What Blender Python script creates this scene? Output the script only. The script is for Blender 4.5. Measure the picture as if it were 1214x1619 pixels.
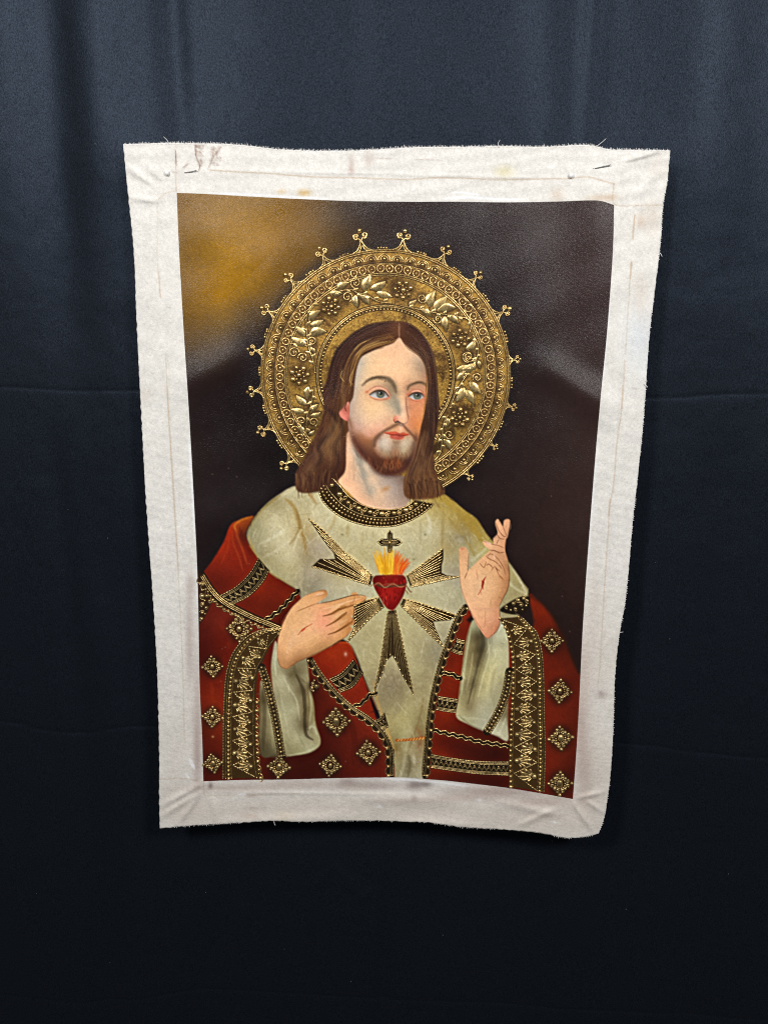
import bpy, math, random
import numpy as np
from mathutils import Matrix, Vector

# ------------------------------------------------------------------ camera, world, lamps, exposure
for o in list(bpy.data.objects):
    bpy.data.objects.remove(o)
SC = bpy.context.scene
COL = SC.collection
IMG_W, IMG_H, FPX = 1214.0, 1619.0, 1215.0
CAM = np.array([0.0429, -1.1233, 0.2531])
YAW, PITCH, ROLL = -0.0444, 0.2137, 0.0152
_f = np.array([math.sin(YAW) * math.cos(PITCH), math.cos(YAW) * math.cos(PITCH), -math.sin(PITCH)])
_r = np.array([math.cos(YAW), -math.sin(YAW), 0.0])
_u = np.cross(_r, _f)
RGT = math.cos(ROLL) * _r + math.sin(ROLL) * _u
UPV = -math.sin(ROLL) * _r + math.cos(ROLL) * _u
FWD = _f
cam = bpy.data.cameras.new("camera")
cam.sensor_fit = 'VERTICAL'
cam.sensor_height = 36.0
cam.lens = 36.0 * FPX / IMG_H
cam.clip_start = 0.05
cam.clip_end = 50
camo = bpy.data.objects.new("camera", cam)
COL.objects.link(camo)
camo.matrix_world = Matrix(((RGT[0], UPV[0], -FWD[0], CAM[0]), (RGT[1], UPV[1], -FWD[1], CAM[1]),
                            (RGT[2], UPV[2], -FWD[2], CAM[2]), (0, 0, 0, 1)))
SC.camera = camo

world = bpy.data.worlds.new("World")
SC.world = world
world.use_nodes = True
bg = world.node_tree.nodes["Background"]
bg.inputs[0].default_value = (0.80, 0.90, 1.0, 1)
bg.inputs[1].default_value = 0.07


def area(name, loc, target, size, power, color):
    l = bpy.data.lights.new(name, 'AREA')
    l.shape = 'RECTANGLE'
    l.size, l.size_y = size
    l.energy = power
    l.color = color
    o = bpy.data.objects.new(name, l)
    COL.objects.link(o)
    o.location = loc
    o.rotation_euler = (Vector(target) - Vector(loc)).to_track_quat('-Z', 'Y').to_euler()
    return o


area("studio_lamp", (-1.00, -1.85, 1.30), (-0.10, 0, 0.20), (0.38, 0.38), 45.5, (1.0, 0.992, 0.985))
area("studio_lamp", (1.08, -1.85, 1.30), (0.10, 0, 0.20), (0.38, 0.38), 45.5, (1.0, 0.992, 0.985))
SC.view_settings.view_transform = 'Standard'
SC.view_settings.look = 'None'
SC.view_settings.exposure = 0.0
SC.view_settings.gamma = 1.0
SC.view_settings.use_curve_mapping = False
SC.cycles.max_bounces = 6
SC.cycles.use_denoising = False
SC.cycles.filter_width = 1.1

random.seed(4)
RNG = np.random.default_rng(11)

# ------------------------------------------------------------------ geometry of the hanging cloth
# the design of the picture was measured on the photograph; every measured point is carried onto the
# hanging cloth (60 x 90 cm painted field) and all geometry is built there in metres
BASE = 0.042


def ridge(x, y, a, b, w):
    """soft ridge along the line a-b, half width w"""
    ax, ay = a
    bx, by = b
    dx, dy = bx - ax, by - ay
    L2 = dx * dx + dy * dy
    t = np.clip(((x - ax) * dx + (y - ay) * dy) / L2, 0, 1)
    d2 = (x - ax - t * dx) ** 2 + (y - ay - t * dy) ** 2
    return np.exp(-d2 / (w * w)) * (4 * t * (1 - t) * 0.75 + 0.25)


def cloth_h(x, y):
    x = np.asarray(x, float)
    y = np.asarray(y, float)
    v = (y - 230) / 1080.0
    h = 0.004 * np.sin((x - 300) / 150.0) * np.exp(-((y - 300) / 140.0) ** 2)
    h = h + 0.020 * np.clip(v, 0, 1.2) ** 2
    h = h + 0.0035 * np.sin(x / 95.0 + 0.7) * np.clip(v - 0.55, 0, 1)
    h = h + 0.006 * np.exp(-((x - 955) / 42.0) ** 2 - ((y - 345) / 120.0) ** 2)
    # tension folds running down from the pinned corners
    h = h + 0.0056 * ridge(x, y, (262, 628), (392, 552), 28)
    h = h + 0.0070 * ridge(x, y, (985, 662), (852, 575), 26)
    h = h + 0.0040 * ridge(x, y, (400, 430), (300, 330), 40)
    # corner wrinkles of the bare margin
    for a, b, w, k in (((255, 1275), (322, 1238), 5, .0018), ((253, 1292), (318, 1252), 5, .0016),
                       ((283, 1302), (316, 1256), 5, .0015), ((335, 1255), (342, 1300), 5, .0010),
                       ((905, 1268), (935, 1312), 5, .0016), ((912, 1262), (955, 1252), 4, .0014),
                       ((925, 1266), (956, 1285), 4, .0012), ((820, 1305), (880, 1278), 5, .0014),
                       ((790, 1268), (885, 1290), 6, .0012), ((200, 262), (246, 295), 5, .0016),
                       ((208, 312), (252, 318), 5, .0014), ((228, 258), (262, 285), 6, .0010),
                       ((984, 256), (1040, 238), 5, .0016), ((1000, 310), (1045, 270), 9, .0012),
                       ((350, 1300), (560, 1292), 9, .0016), ((560, 1262), (730, 1268), 10, .0016),
                       ((620, 1300), (760, 1305), 8, .0012)):
        h = h + 1.8 * k * ridge(x, y, a, b, w)
    # creases where the cloth was once folded round a stretcher
    for a, b in (((330, 268), (975, 284)), ((258, 330), (293, 1180)), ((996, 330), (940, 1180)),
                 ((330, 1252), (640, 1256))):
        h = h + 0.0009 * ridge(x, y, a, b, 3.0)
    h = h + 0.0006 * np.sin(x / 21.0 + y / 33.0) * np.sin(y / 27.0 - x / 60.0)
    return h


def ray(x, y):
    x = np.asarray(x, float)
    y = np.asarray(y, float)
    a = (x - IMG_W / 2) / FPX
    b = -(y - IMG_H / 2) / FPX
    return FWD + a[..., None] * RGT + b[..., None] * UPV


def to_plane(x, y, depth):
    """measured point -> point on the upright plane y = -depth (metres)"""
    d = ray(x, y)
    t = (-np.asarray(depth) - CAM[1]) / d[..., 1]
    return CAM + d * t[..., None]


def on_cloth(x, y, off=0.0):
    p = to_plane(x, y, BASE + cloth_h(x, y))
    p = np.array(p)
    p[..., 1] -= off
    return p


# ------------------------------------------------------------------ helpers: splines
def fr(o, pts):
    return [(o[0] + p[0] / o[2], o[1] + p[1] / o[2]) for p in pts]


def spline(pts, closed=False, n=6):
    P = np.asarray(pts, float)
    N = len(P)
    if N < 3 and not closed:
        t = np.linspace(0, 1, n + 1)[:, None]
        return P[0] * (1 - t) + P[-1] * t
    out = []
    seg = N if closed else N - 1
    t = np.arange(n)[:, None] / n
    for i in range(seg):
        if closed:
            p0, p1, p2, p3 = P[i - 1], P[i], P[(i + 1) % N], P[(i + 2) % N]
        else:
            p1, p2 = P[i], P[i + 1]
            p0 = P[i - 1] if i > 0 else 2 * p1 - p2
            p3 = P[i + 2] if i + 2 < N else 2 * p2 - p1
        out.append(0.5 * (2 * p1 + (p2 - p0) * t + (2 * p0 - 5 * p1 + 4 * p2 - p3) * t * t + (3 * p1 - p0 - 3 * p2 + p3) * t ** 3))
    if not closed:
        out.append(P[-1:])
    return np.concatenate(out)


def resample(P, step):
    P = np.asarray(P, float)
    d = np.r_[0, np.cumsum(np.hypot(*np.diff(P, axis=0).T))]
    n = max(2, int(round(d[-1] / step)) + 1)
    s = np.linspace(0, d[-1], n)
    return np.stack([np.interp(s, d, P[:, 0]), np.interp(s, d, P[:, 1])], 1)


def offset(P, k):
    """parallel curve, k to the left of travel (screen coordinates)"""
    P = np.asarray(P, float)
    T = np.gradient(P, axis=0)
    T /= np.maximum(np.hypot(T[:, 0], T[:, 1]), 1e-6)[:, None]
    return P + np.stack([T[:, 1], -T[:, 0]], 1) * k


# ------------------------------------------------------------------ the paint: a pigment map computed stroke by stroke
RX0, RY0, RX1, RY1 = 184, 214, 1072, 1336
RW, RH = RX1 - RX0, RY1 - RY0
PIG = np.zeros((RH, RW, 3), np.float32)
GLD = np.zeros((RH, RW), np.float32)      # share of gold leaf
CLIP = [None]


def noise2(scale, seed=0, octaves=3):
    g = np.random.default_rng(seed)
    out = np.zeros((RH, RW), np.float32)
    amp, tot = 1.0, 0
    for k in range(octaves):
        s = scale / 2 ** k
        nh, nw = int(RH / s) + 3, int(RW / s) + 3
        a = g.random((nh, nw)).astype(np.float32)
        yy = np.arange(RH) / s
        xx = np.arange(RW) / s
        y0 = yy.astype(int)
        x0 = xx.astype(int)
        fy = (yy - y0)[:, None]
        fx = (xx - x0)[None]
        fy = fy * fy * (3 - 2 * fy)
        fx = fx * fx * (3 - 2 * fx)
        v = (a[y0][:, x0] * (1 - fy) * (1 - fx) + a[y0 + 1][:, x0] * fy * (1 - fx) +
             a[y0][:, x0 + 1] * (1 - fy) * fx + a[y0 + 1][:, x0 + 1] * fy * fx)
        out += amp * (v - 0.5) * 2
        tot += amp
        amp *= 0.55
    return out / tot


def window(P, pad):
    x0 = int(max(math.floor(P[:, 0].min() - pad) - RX0, 0))
    x1 = int(min(math.ceil(P[:, 0].max() + pad) - RX0 + 1, RW))
    y0 = int(max(math.floor(P[:, 1].min() - pad) - RY0, 0))
    y1 = int(min(math.ceil(P[:, 1].max() + pad) - RY0 + 1, RH))
    return x0, x1, y0, y1


def mask_poly(P, soft=1.0):
    """coverage of a closed outline: (window, alpha)"""
    P = np.asarray(P, float)
    R = max(soft, 0.6)
    x0, x1, y0, y1 = window(P, R + 1)
    if x1 <= x0 or y1 <= y0:
        return None
    h, w = y1 - y0, x1 - x0
    tog = np.zeros((h, w + 1), np.int32)
    D = np.full((h, w), R, np.float32)
    Q = np.roll(P, -1, axis=0)
    for (ax, ay), (bx, by) in zip(P - (RX0 + x0, RY0 + y0), Q - (RX0 + x0, RY0 + y0)):
        if ay != by:
            lo, hi = (ay, by) if ay < by else (by, ay)
            r0, r1 = max(int(math.ceil(lo)), 0), min(int(math.ceil(hi)), h)
            if r1 > r0:
                rows = np.arange(r0, r1)
                xs = np.ceil(ax + (rows - ay) * (bx - ax) / (by - ay)).astype(int).clip(0, w)
                np.add.at(tog, (rows, xs), 1)
        u0, u1 = max(int(min(ax, bx) - R), 0), min(int(max(ax, bx) + R) + 2, w)
        v0, v1 = max(int(min(ay, by) - R), 0), min(int(max(ay, by) + R) + 2, h)
        if u1 <= u0 or v1 <= v0:
            continue
        yy, xx = np.mgrid[v0:v1, u0:u1].astype(np.float32)
        dx, dy = bx - ax, by - ay
        L2 = dx * dx + dy * dy + 1e-9
        t = np.clip(((xx - ax) * dx + (yy - ay) * dy) / L2, 0, 1)
        d = np.hypot(xx - ax - t * dx, yy - ay - t * dy)
        np.minimum(D[v0:v1, u0:u1], d, out=D[v0:v1, u0:u1])
    inside = (np.cumsum(tog[:, :w], axis=1) % 2).astype(bool)
    s = np.where(inside, D, -D) / R
    a = 0.5 + 0.5 * s
    a = a * a * (3 - 2 * a)
    return (x0, x1, y0, y1), a


def shade(win, col, o=None):
    if isinstance(col, tuple):
        return np.array(col, np.float32) / 255.0
    x0, x1, y0, y1 = win
    yy, xx = np.mgrid[y0 + RY0:y1 + RY0, x0 + RX0:x1 + RX0].astype(np.float32)
    S = np.array([(o[0] + q[0] / o[2], o[1] + q[1] / o[2]) if o else q[:2] for q in col], float)
    C = np.array([q[2] for q in col], float) / 255.0
    n = len(S)
    # smooth blend through the sampled tones (radial basis), a little relaxed
    D = np.sqrt(((S[:, None] - S[None]) ** 2).sum(-1) + 16.0)
    K = np.zeros((n + 1, n + 1))
    K[:n, :n] = D - np.eye(n) * 1.5
    K[:n, n] = K[n, :n] = 1
    W = np.linalg.solve(K, np.r_[C, np.zeros((1, 3))])
    out = np.zeros(xx.shape + (3,), np.float32) + W[n].astype(np.float32)
    for (sx, sy), w in zip(S, W[:n].astype(np.float32)):
        out += np.sqrt((xx - sx) ** 2 + (yy - sy) ** 2 + 16.0)[..., None] * w
    return np.clip(out, C.min(0) * .8, C.max(0) * 1.08).astype(np.float32)


def put(win, a, c, gold=None):
    x0, x1, y0, y1 = win
    if CLIP[0] is not None:
        a = a * CLIP[0][y0:y1, x0:x1]
    a = a[..., None]
    PIG[y0:y1, x0:x1] = PIG[y0:y1, x0:x1] * (1 - a) + c * a
    if gold is not None:
        GLD[y0:y1, x0:x1] = GLD[y0:y1, x0:x1] * (1 - a[..., 0]) + gold * a[..., 0]


def fill(o, pts, col, soft=1.0, alpha=1.0, gold=0.0, smooth=True, n=6):
    P = fr(o, pts)
    P = spline(P, True, n) if smooth else np.asarray(P)
    m = mask_poly(P, soft)
    if m is None:
        return
    put(m[0], m[1] * alpha, shade(m[0], col, o), gold)


def full_mask(o, pts, soft=1.0):
    m = mask_poly(spline(fr(o, pts), True, 6), soft)
    out = np.zeros((RH, RW), np.float32)
    x0, x1, y0, y1 = m[0]
    out[y0:y1, x0:x1] = m[1]
    return out


def stroke(o, pts, w, col, alpha=1.0, soft=0.8, taper=True, n=5, gold=None):
    """brush stroke: w = width in measured pixels (scalar or start, mid, end)"""
    P = spline(fr(o, pts), False, n) if len(pts) > 2 else spline(fr(o, pts), False, 4)
    m = len(P)
    t = np.linspace(0, 1, m)
    if np.ndim(w) == 0:
        ww = np.full(m, w, float)
        if taper:
            ww *= np.clip(np.minimum(t, 1 - t) * 5 + 0.25, 0, 1)
    else:
        ww = np.interp(t, np.linspace(0, 1, len(w)), w)
    R = ww.max() / 2 + soft + 1
    win = window(P, R)
    x0, x1, y0, y1 = win
    if x1 <= x0 or y1 <= y0:
        return
    A = np.zeros((y1 - y0, x1 - x0), np.float32)
    for i in range(m - 1):
        ax, ay = P[i, 0] - RX0 - x0, P[i, 1] - RY0 - y0
        bx, by = P[i + 1, 0] - RX0 - x0, P[i + 1, 1] - RY0 - y0
        u0, u1 = max(int(min(ax, bx) - R), 0), min(int(max(ax, bx) + R) + 2, x1 - x0)
        v0, v1 = max(int(min(ay, by) - R), 0), min(int(max(ay, by) + R) + 2, y1 - y0)
        if u1 <= u0 or v1 <= v0:
            continue
        yy, xx = np.mgrid[v0:v1, u0:u1].astype(np.float32)
        dx, dy = bx - ax, by - ay
        tt = np.clip(((xx - ax) * dx + (yy - ay) * dy) / (dx * dx + dy * dy + 1e-9), 0, 1)
        d = np.hypot(xx - ax - tt * dx, yy - ay - tt * dy)
        rr = (ww[i] + (ww[i + 1] - ww[i]) * tt) / 2
        a = np.clip((rr + soft * 0.5 - d) / soft, 0, 1)
        np.maximum(A[v0:v1, u0:u1], a, out=A[v0:v1, u0:u1])
    put(win, A * alpha, shade(win, col, o), gold)


def blob(o, x, y, rx, ry, col, alpha=1.0, rot=0.0, hard=1.0):
    cx, cy = o[0] + x / o[2], o[1] + y / o[2]
    rx, ry = rx / o[2], ry / o[2]
    R = max(rx, ry) * 2.2
    win = window(np.array([[cx, cy]]), R)
    x0, x1, y0, y1 = win
    if x1 <= x0 or y1 <= y0:
        return
    yy, xx = np.mgrid[y0 + RY0:y1 + RY0, x0 + RX0:x1 + RX0].astype(np.float32)
    c, s = math.cos(rot), math.sin(rot)
    u = ((xx - cx) * c + (yy - cy) * s) / rx
    v = (-(xx - cx) * s + (yy - cy) * c) / ry
    a = np.exp(-(u * u + v * v) ** hard)
    put(win, a * alpha, np.array(col, np.float32) / 255.0)


def strands(o, guide, count, spread, w, cols, alpha=0.5, jitter=3.0, seed=1, wave=0.0):
    """fine hair: copies of a guide curve, shifted sideways and trimmed at random"""
    g = random.Random(seed)
    P = spline(fr(o, guide), False, 5)
    for k in range(count):
        q = offset(P, g.uniform(-spread, spread))
        i0 = int(g.random() * len(q) * 0.5)
        i1 = min(len(q), i0 + int(len(q) * g.uniform(0.3, 0.7)))
        q = q[i0:i1:2]
        if len(q) < 3:
            continue
        ph = g.uniform(0, .8)
        q = q + np.stack([wave * np.sin(np.arange(len(q)) * .55 + i0 * .27 + ph), np.zeros(len(q))], 1)
        q = q + np.cumsum(np.array([(g.gauss(0, jitter * .12), g.gauss(0, jitter * .12)) for _ in q]), axis=0)
        stroke((0, 0, 1), [tuple(p) for p in q], g.uniform(.5, 1) * w, g.choice(cols), alpha * g.uniform(.4, 1), soft=1.0, n=3)


FULL = (0, 0, 1)
HALO = (380, 350, 2.639)
FACE = (480, 490, 4.669)
FF = (560, 570, 7.5875)
H1, H2, H3, H4 = (380, 350, 5.058), (600, 350, 5.058), (380, 560, 5.058), (640, 560, 5.518)
SL, SR, BL, BR = (300, 760, 3.794), (600, 760, 3.794), (300, 980, 3.794), (600, 980, 3.794)
CH = (470, 820, 4.186)
# ------------------------------------------------------------------ outlines of the cloth and of the painted field
CANVAS_EDGE = dict(
    top=[(195, 228), (235, 227), (279, 226), (320, 227), (365, 228), (415, 233), (440, 236), (490, 238), (544, 238), (600, 236), (648, 233), (736, 232), (796, 231), (854, 232), (900, 230), (928, 229), (945, 232), (963, 236), (1010, 237), (1059, 238)],
    right=[(1059, 238), (1054, 290), (1048, 324), (1042, 400), (1027, 523), (1020, 622), (1015, 684), (1006, 770), (999, 836), (989, 945), (979, 1002), (972, 1069), (969, 1158), (965, 1220), (960, 1262), (955, 1292), (946, 1318)],
    bottom=[(253, 1310), (300, 1306), (353, 1303), (428, 1298), (477, 1300), (540, 1298), (600, 1298), (640, 1299), (680, 1301), (729, 1308), (799, 1312), (853, 1317), (893, 1325), (925, 1323), (946, 1318)],
    left=[(195, 228), (202, 299), (212, 400), (216, 499), (222, 622), (231, 790), (242, 944), (249, 1068), (252, 1190), (252, 1260), (253, 1310)])
FIELD_EDGE = dict(
    top=[(280, 305), (330, 307), (400, 311), (480, 315), (560, 318), (640, 319), (720, 319), (800, 320), (870, 319), (928, 317), (950, 318), (970, 324)],
    right=[(970, 324), (968, 400), (959, 525), (949, 627), (937, 765), (922, 970), (915, 1110), (910, 1196), (905, 1263)],
    bottom=[(322, 1235), (380, 1233), (458, 1232), (530, 1230), (600, 1229), (640, 1229), (679, 1232), (705, 1234), (758, 1240), (806, 1246), (860, 1255), (905, 1263)],
    left=[(280, 305), (284, 400), (291, 523), (299, 647), (306, 770), (313, 918), (316, 1076), (320, 1164), (322, 1235)])


def edge_curve(pts, n):
    P = resample(spline(pts, False, 10), 0.5)
    i = np.linspace(0, len(P) - 1, n)
    k = np.arange(len(P))
    return np.stack([np.interp(i, k, P[:, 0]), np.interp(i, k, P[:, 1])], 1)


def coons(E, nu, nv, wob=None):
    T, B = edge_curve(E['top'], nu), edge_curve(E['bottom'], nu)
    L, R = edge_curve(E['left'], nv), edge_curve(E['right'], nv)
    if wob is not None:
        T, B, L, R = wob(T, B, L, R)
    u = np.linspace(0, 1, nu)[None, :, None]
    v = np.linspace(0, 1, nv)[:, None, None]
    G = (1 - v) * T[None] + v * B[None] + (1 - u) * L[:, None] + u * R[:, None]
    G -= (1 - u) * (1 - v) * T[0] + u * (1 - v) * T[-1] + (1 - u) * v * B[0] + u * v * B[-1]
    return G


# ================================================================== the picture
N40, N12, N5, N2 = noise2(40, 1), noise2(12, 2), noise2(5, 3, 2), noise2(2.2, 4, 1)

# ---- primed cloth of the margin, with its stains
PIG[:] = np.array((222, 219, 212), np.float32) / 255
PIG *= (1 + 0.018 * N40 + 0.022 * N12 + 0.035 * N5 + .03 * N2)[..., None]
_sm = np.clip((noise2(26, 9) - 0.30) * 1.6, 0, 1)[..., None] * 0.10
PIG[:] = PIG * (1 - _sm) + np.array((186, 168, 146), np.float32) / 255 * _sm
_dk = (N2 > 0.93)[..., None] * 0.10
PIG *= 1 - _dk
CRE = (176, 146, 112)
for pts, w, a in (([(333, 269), (380, 272), (420, 274), (500, 280), (560, 281), (640, 284), (690, 281), (740, 282), (780, 284), (860, 283), (900, 282), (930, 280), (970, 291)], 1.6, .62),
                  ([(278, 227), (278, 262), (279, 303)], 1.2, .6), ([(279, 302), (262, 306), (250, 316)], 1.2, .5), ([(250, 317), (249, 400), (254, 470)], 1.1, .28),
                  ([(251, 430), (254, 470)], 1.6, .5), ([(262, 560), (270, 700), (277, 800), (283, 920), (289, 1050), (292, 1170)], 1.3, .42),
                  ([(264, 610), (275, 790), (282, 900)], 1.6, .45),
                  ([(970, 290), (970, 322), (1000, 325), (1049, 324)], 1.3, .6), ([(1003, 340), (1001, 360), (1000, 378)], 2.2, .65), ([(997, 412), (995, 450), (988, 560)], 1.3, .5), ([(998, 415), (996, 440)], 2.6, .5),
                  ([(987, 570), (983, 640), (975, 700), (969, 770), (963, 800), (961, 840), (955, 930), (948, 1050), (945, 1080)], 1.5, .5),
                  ([(984, 610), (982, 645)], 2.0, .4), ([(964, 790), (962, 815)], 2.2, .5),
                  ([(252, 1232), (290, 1231), (322, 1236)], 1.2, .45), ([(322, 1236), (323, 1258)], 1.3, .5), ([(323, 1258), (380, 1257), (470, 1255)], 1.3, .35)):
    stroke(FULL, pts, w, CRE, a, soft=1.0, taper=False)
for (x, y, rx, ry, c, a) in ((583, 252, 6, 9, (140, 110, 95), .35), (556, 258, 4, 10, (140, 112, 96), .4), (555, 270, 3, 5, (150, 90, 80), .3), (481, 305, 8, 4, (200, 150, 60), .8), (797, 271, 12, 7, (205, 190, 130), .6),
                             (445, 303, 6, 3, (205, 160, 90), .5), (880, 308, 9, 9, (190, 160, 130), .4), (965, 312, 10, 4, (176, 140, 105), .5), (945, 313, 14, 4, (180, 145, 110), .5),
                             (1030, 345, 12, 20, (196, 178, 160), .5), (1012, 350, 6, 8, (176, 140, 110), .45), (1040, 265, 14, 16, (205, 195, 185), .6),
                             (1012, 480, 10, 30, (210, 188, 166), .5), (1010, 530, 18, 40, (205, 214, 222), .7), (230, 625, 8, 8, (190, 170, 150), .3),
                             (300, 1010, 6, 60, (140, 115, 105), .5), (312, 1120, 6, 70, (150, 125, 115), .5), (312, 1195, 5, 40, (130, 100, 95), .5), (302, 925, 6, 16, (165, 145, 135), .5),
                             (918, 1150, 9, 60, (160, 128, 115), .55), (925, 1060, 10, 60, (190, 165, 150), .5), (925, 1220, 10, 40, (150, 122, 112), .5), (950, 1098, 6, 5, (120, 100, 95), .6), (940, 960, 8, 60, (200, 184, 170), .4),
                             (360, 1246, 60, 5, (150, 124, 112), .5), (470, 1240, 60, 6, (160, 134, 122), .5), (585, 1242, 45, 6, (122, 98, 90), .6), (655, 1241, 10, 6, (85, 65, 62), .75), (673, 1240, 9, 4, (80, 65, 62), .7), (548, 1236, 12, 5, (110, 88, 82), .5),
                             (780, 1252, 60, 8, (138, 112, 102), .7), (860, 1268, 50, 8, (170, 142, 130), .6), (720, 1262, 40, 4, (160, 135, 124), .5), (640, 1266, 40, 4, (176, 152, 140), .5), (860, 1290, 30, 3, (176, 154, 144), .4),
                             (333, 1242, 3, 4, (80, 60, 58), .8), (398, 1258, 9, 2, (130, 104, 96), .5), (400, 1278, 8, 2, (150, 128, 118), .5), (395, 1290, 14, 5, (190, 160, 145), .5), (655, 1263, 4, 4, (110, 90, 86), .5), (450, 1290, 14, 8, (214, 190, 150), .35)):
    blob(FULL, x, y, rx * 1.2, max(ry * 1.3, 2.5), c, a * .75)
for x0, x1, y0, y1 in ((309, 322, 230, 262), (332, 350, 232, 262)):      # rusty scuffs near the upper left corner
    g = random.Random(int(x0))
    for k in range(70):
        x, y = g.uniform(x0, x1), y0 + (y1 - y0) * g.random() ** 1.3
        blob(FULL, x, y, g.uniform(.6, 1.6), g.uniform(.6, 1.8), (128, 100, 84), g.uniform(.2, .6))
stroke(FULL, [(309, 230), (310, 245), (316, 262), (314, 272)], 1.5, (120, 86, 66), .8)
stroke(FULL, [(350, 231), (338, 248), (329, 268)], 1.8, (140, 116, 98), .7)
stroke(FULL, [(278, 238), (279, 262)], 1.8, (110, 78, 64), .8)
stroke(FULL, [(289, 266), (298, 259)], 2, (130, 96, 80), .7)
for (x, y, l) in ((269, 272, 12), (263, 486, 10), (238, 590, 6), (1000, 614, 8), (590, 250, 30), (655, 252, 40), (650, 262, 6)):
    stroke(FULL, [(x, y), (x + l, y + 1)], 1.3, (150, 130, 118), .45)
for (x, y, rx, ry, a_) in ((330, 1285, 90, 30, .35), (500, 1280, 120, 30, .4), (680, 1285, 120, 30, .4), (850, 1300, 110, 30, .45), (940, 1230, 40, 80, .4), (960, 1050, 40, 100, .25), (280, 1200, 40, 90, .25)):
    blob(FULL, x, y, rx, ry, (196, 180, 164), a_)
WH = (240, 241, 243)
for pts, w in (([(330, 305), (400, 308), (450, 311), (520, 314)], 3.2), ([(700, 314), (740, 312), (790, 315), (830, 315)], 4), ([(710, 306), (730, 304), (760, 309)], 2.5),
               ([(285, 340), (289, 440)], 1.6), ([(299, 690), (303, 760), (306, 800), (308, 860)], 3.2), ([(311, 890), (312, 960)], 1.8),
               ([(964, 470), (958, 540), (952, 610)], 1.8), ([(945, 700), (936, 800), (928, 910)], 1.6), ([(606, 1231), (660, 1234), (700, 1238), (740, 1243)], 3.0), ([(376, 1256), (390, 1256)], 3), ([(300, 1200), (308, 1216)], 5), ([(294, 1222), (300, 1232)], 3)):
    stroke(FULL, pts, w, WH, .8, soft=1.2)
for (x, y) in ((905, 278), (870, 264), (757, 1265), (876, 1300), (600, 1275)):
    blob(FULL, x, y, 4, 2, WH, .8)

# ---- painted field: warm ground fading to umber
FIELD_POLY = np.concatenate([edge_curve(FIELD_EDGE['top'], 60), edge_curve(FIELD_EDGE['right'], 80), edge_curve(FIELD_EDGE['bottom'], 60)[::-1], edge_curve(FIELD_EDGE['left'], 80)[::-1]])
_m = mask_poly(FIELD_POLY, 2.5)
FMASK = np.zeros((RH, RW), np.float32)
FMASK[_m[0][2]:_m[0][3], _m[0][0]:_m[0][1]] = _m[1]
GROUND = [(285, 310, (103, 72, 18)), (340, 330, (118, 84, 16)), (420, 330, (116, 82, 15)), (490, 330, (93, 64, 15)), (545, 330, (53, 39, 27)), (600, 340, (38, 28, 26)), (700, 340, (36, 27, 27)), (820, 340, (40, 29, 28)), (950, 340, (46, 33, 31)),
          (300, 400, (108, 76, 16)), (360, 400, (135, 96, 15)), (430, 390, (129, 90, 16)), (500, 375, (93, 65, 18)), (295, 460, (106, 74, 15)), (350, 470, (138, 96, 12)), (400, 450, (125, 88, 16)), (440, 410, (106, 74, 18)),
          (310, 510, (93, 65, 16)), (360, 510, (93, 67, 16)), (395, 490, (78, 55, 18)), (300, 545, (72, 52, 24)), (350, 545, (64, 46, 24)), (300, 575, (48, 35, 24)), (390, 540, (36, 26, 24)), (300, 600, (36, 25, 23)), (360, 600, (28, 19, 18)), (400, 650, (22, 15, 16)),
          (310, 700, (30, 21, 20)), (370, 720, (28, 20, 20)), (430, 740, (20, 14, 14)), (330, 790, (34, 26, 26)), (420, 780, (30, 23, 23)), (340, 840, (26, 18, 18)),
          (800, 450, (34, 25, 25)), (900, 430, (46, 33, 32)), (950, 480, (44, 31, 30)), (830, 560, (32, 23, 23)), (900, 560, (42, 30, 28)), (850, 680, (36, 26, 25)), (920, 700, (44, 31, 28)), (800, 790, (34, 24, 22)), (880, 800, (42, 29, 26)), (920, 900, (42, 29, 25)), (860, 900, (36, 24, 21)), (900, 1010, (32, 20, 18))]
_win = (260 - RX0, 990 - RX0, 290 - RY0, 1275 - RY0)
_c = shade(_win, GROUND)
sub = (slice(_win[2], _win[3]), slice(_win[0], _win[1]))
PAINT = np.zeros_like(PIG)
PAINT[sub] = _c
PAINT *= (1 + 0.03 * N40 + 0.03 * N12)[..., None]
BARE = PIG.copy()
PIG[:] = PAINT

# ---- halo leaf (laid over the ground, under the hair)
HC = (609.5, 592.0)


def ring_px(r, a0=-62, a1=232, n=120):
    a = np.radians(np.linspace(a0, a1, n))
    k = 1 + 0.02 * np.clip(-np.sin(a), 0, 1)
    return np.stack([HC[0] + r * np.cos(a) * 1.0, HC[1] - r * np.sin(a) * k * 1.005], 1)


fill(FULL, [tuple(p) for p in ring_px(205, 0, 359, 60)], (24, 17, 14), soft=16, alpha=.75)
fill(FULL, [tuple(p) for p in ring_px(197, 0, 359, 72)], (152, 114, 44), soft=1.5, gold=1.0)
HM = full_mask(FULL, [tuple(p) for p in ring_px(197, 0, 359, 72)], 1.5)
CLIP[0] = HM
_all = (0, RW, 0, RH)
put(_all, np.clip(N12 * 1.2 + N40 * .9 + 0.20, 0, 1) * .8, np.array((74, 48, 19)) / 255)
put(_all, np.clip(N12[::-1, ::-1] * 1.3, 0, 1) * .5, np.array((186, 148, 66)) / 255)
put(_all, np.clip(N2 * 1.2 - .25, 0, 1) * .65, np.array((70, 46, 18)) / 255)
put(_all, np.clip(N2[::-1] * 1.2 - .3, 0, 1) * .55, np.array((205, 172, 92)) / 255)
put(_all, np.full((RH, RW), .12, np.float32), np.array((58, 38, 14)) / 255)
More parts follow.
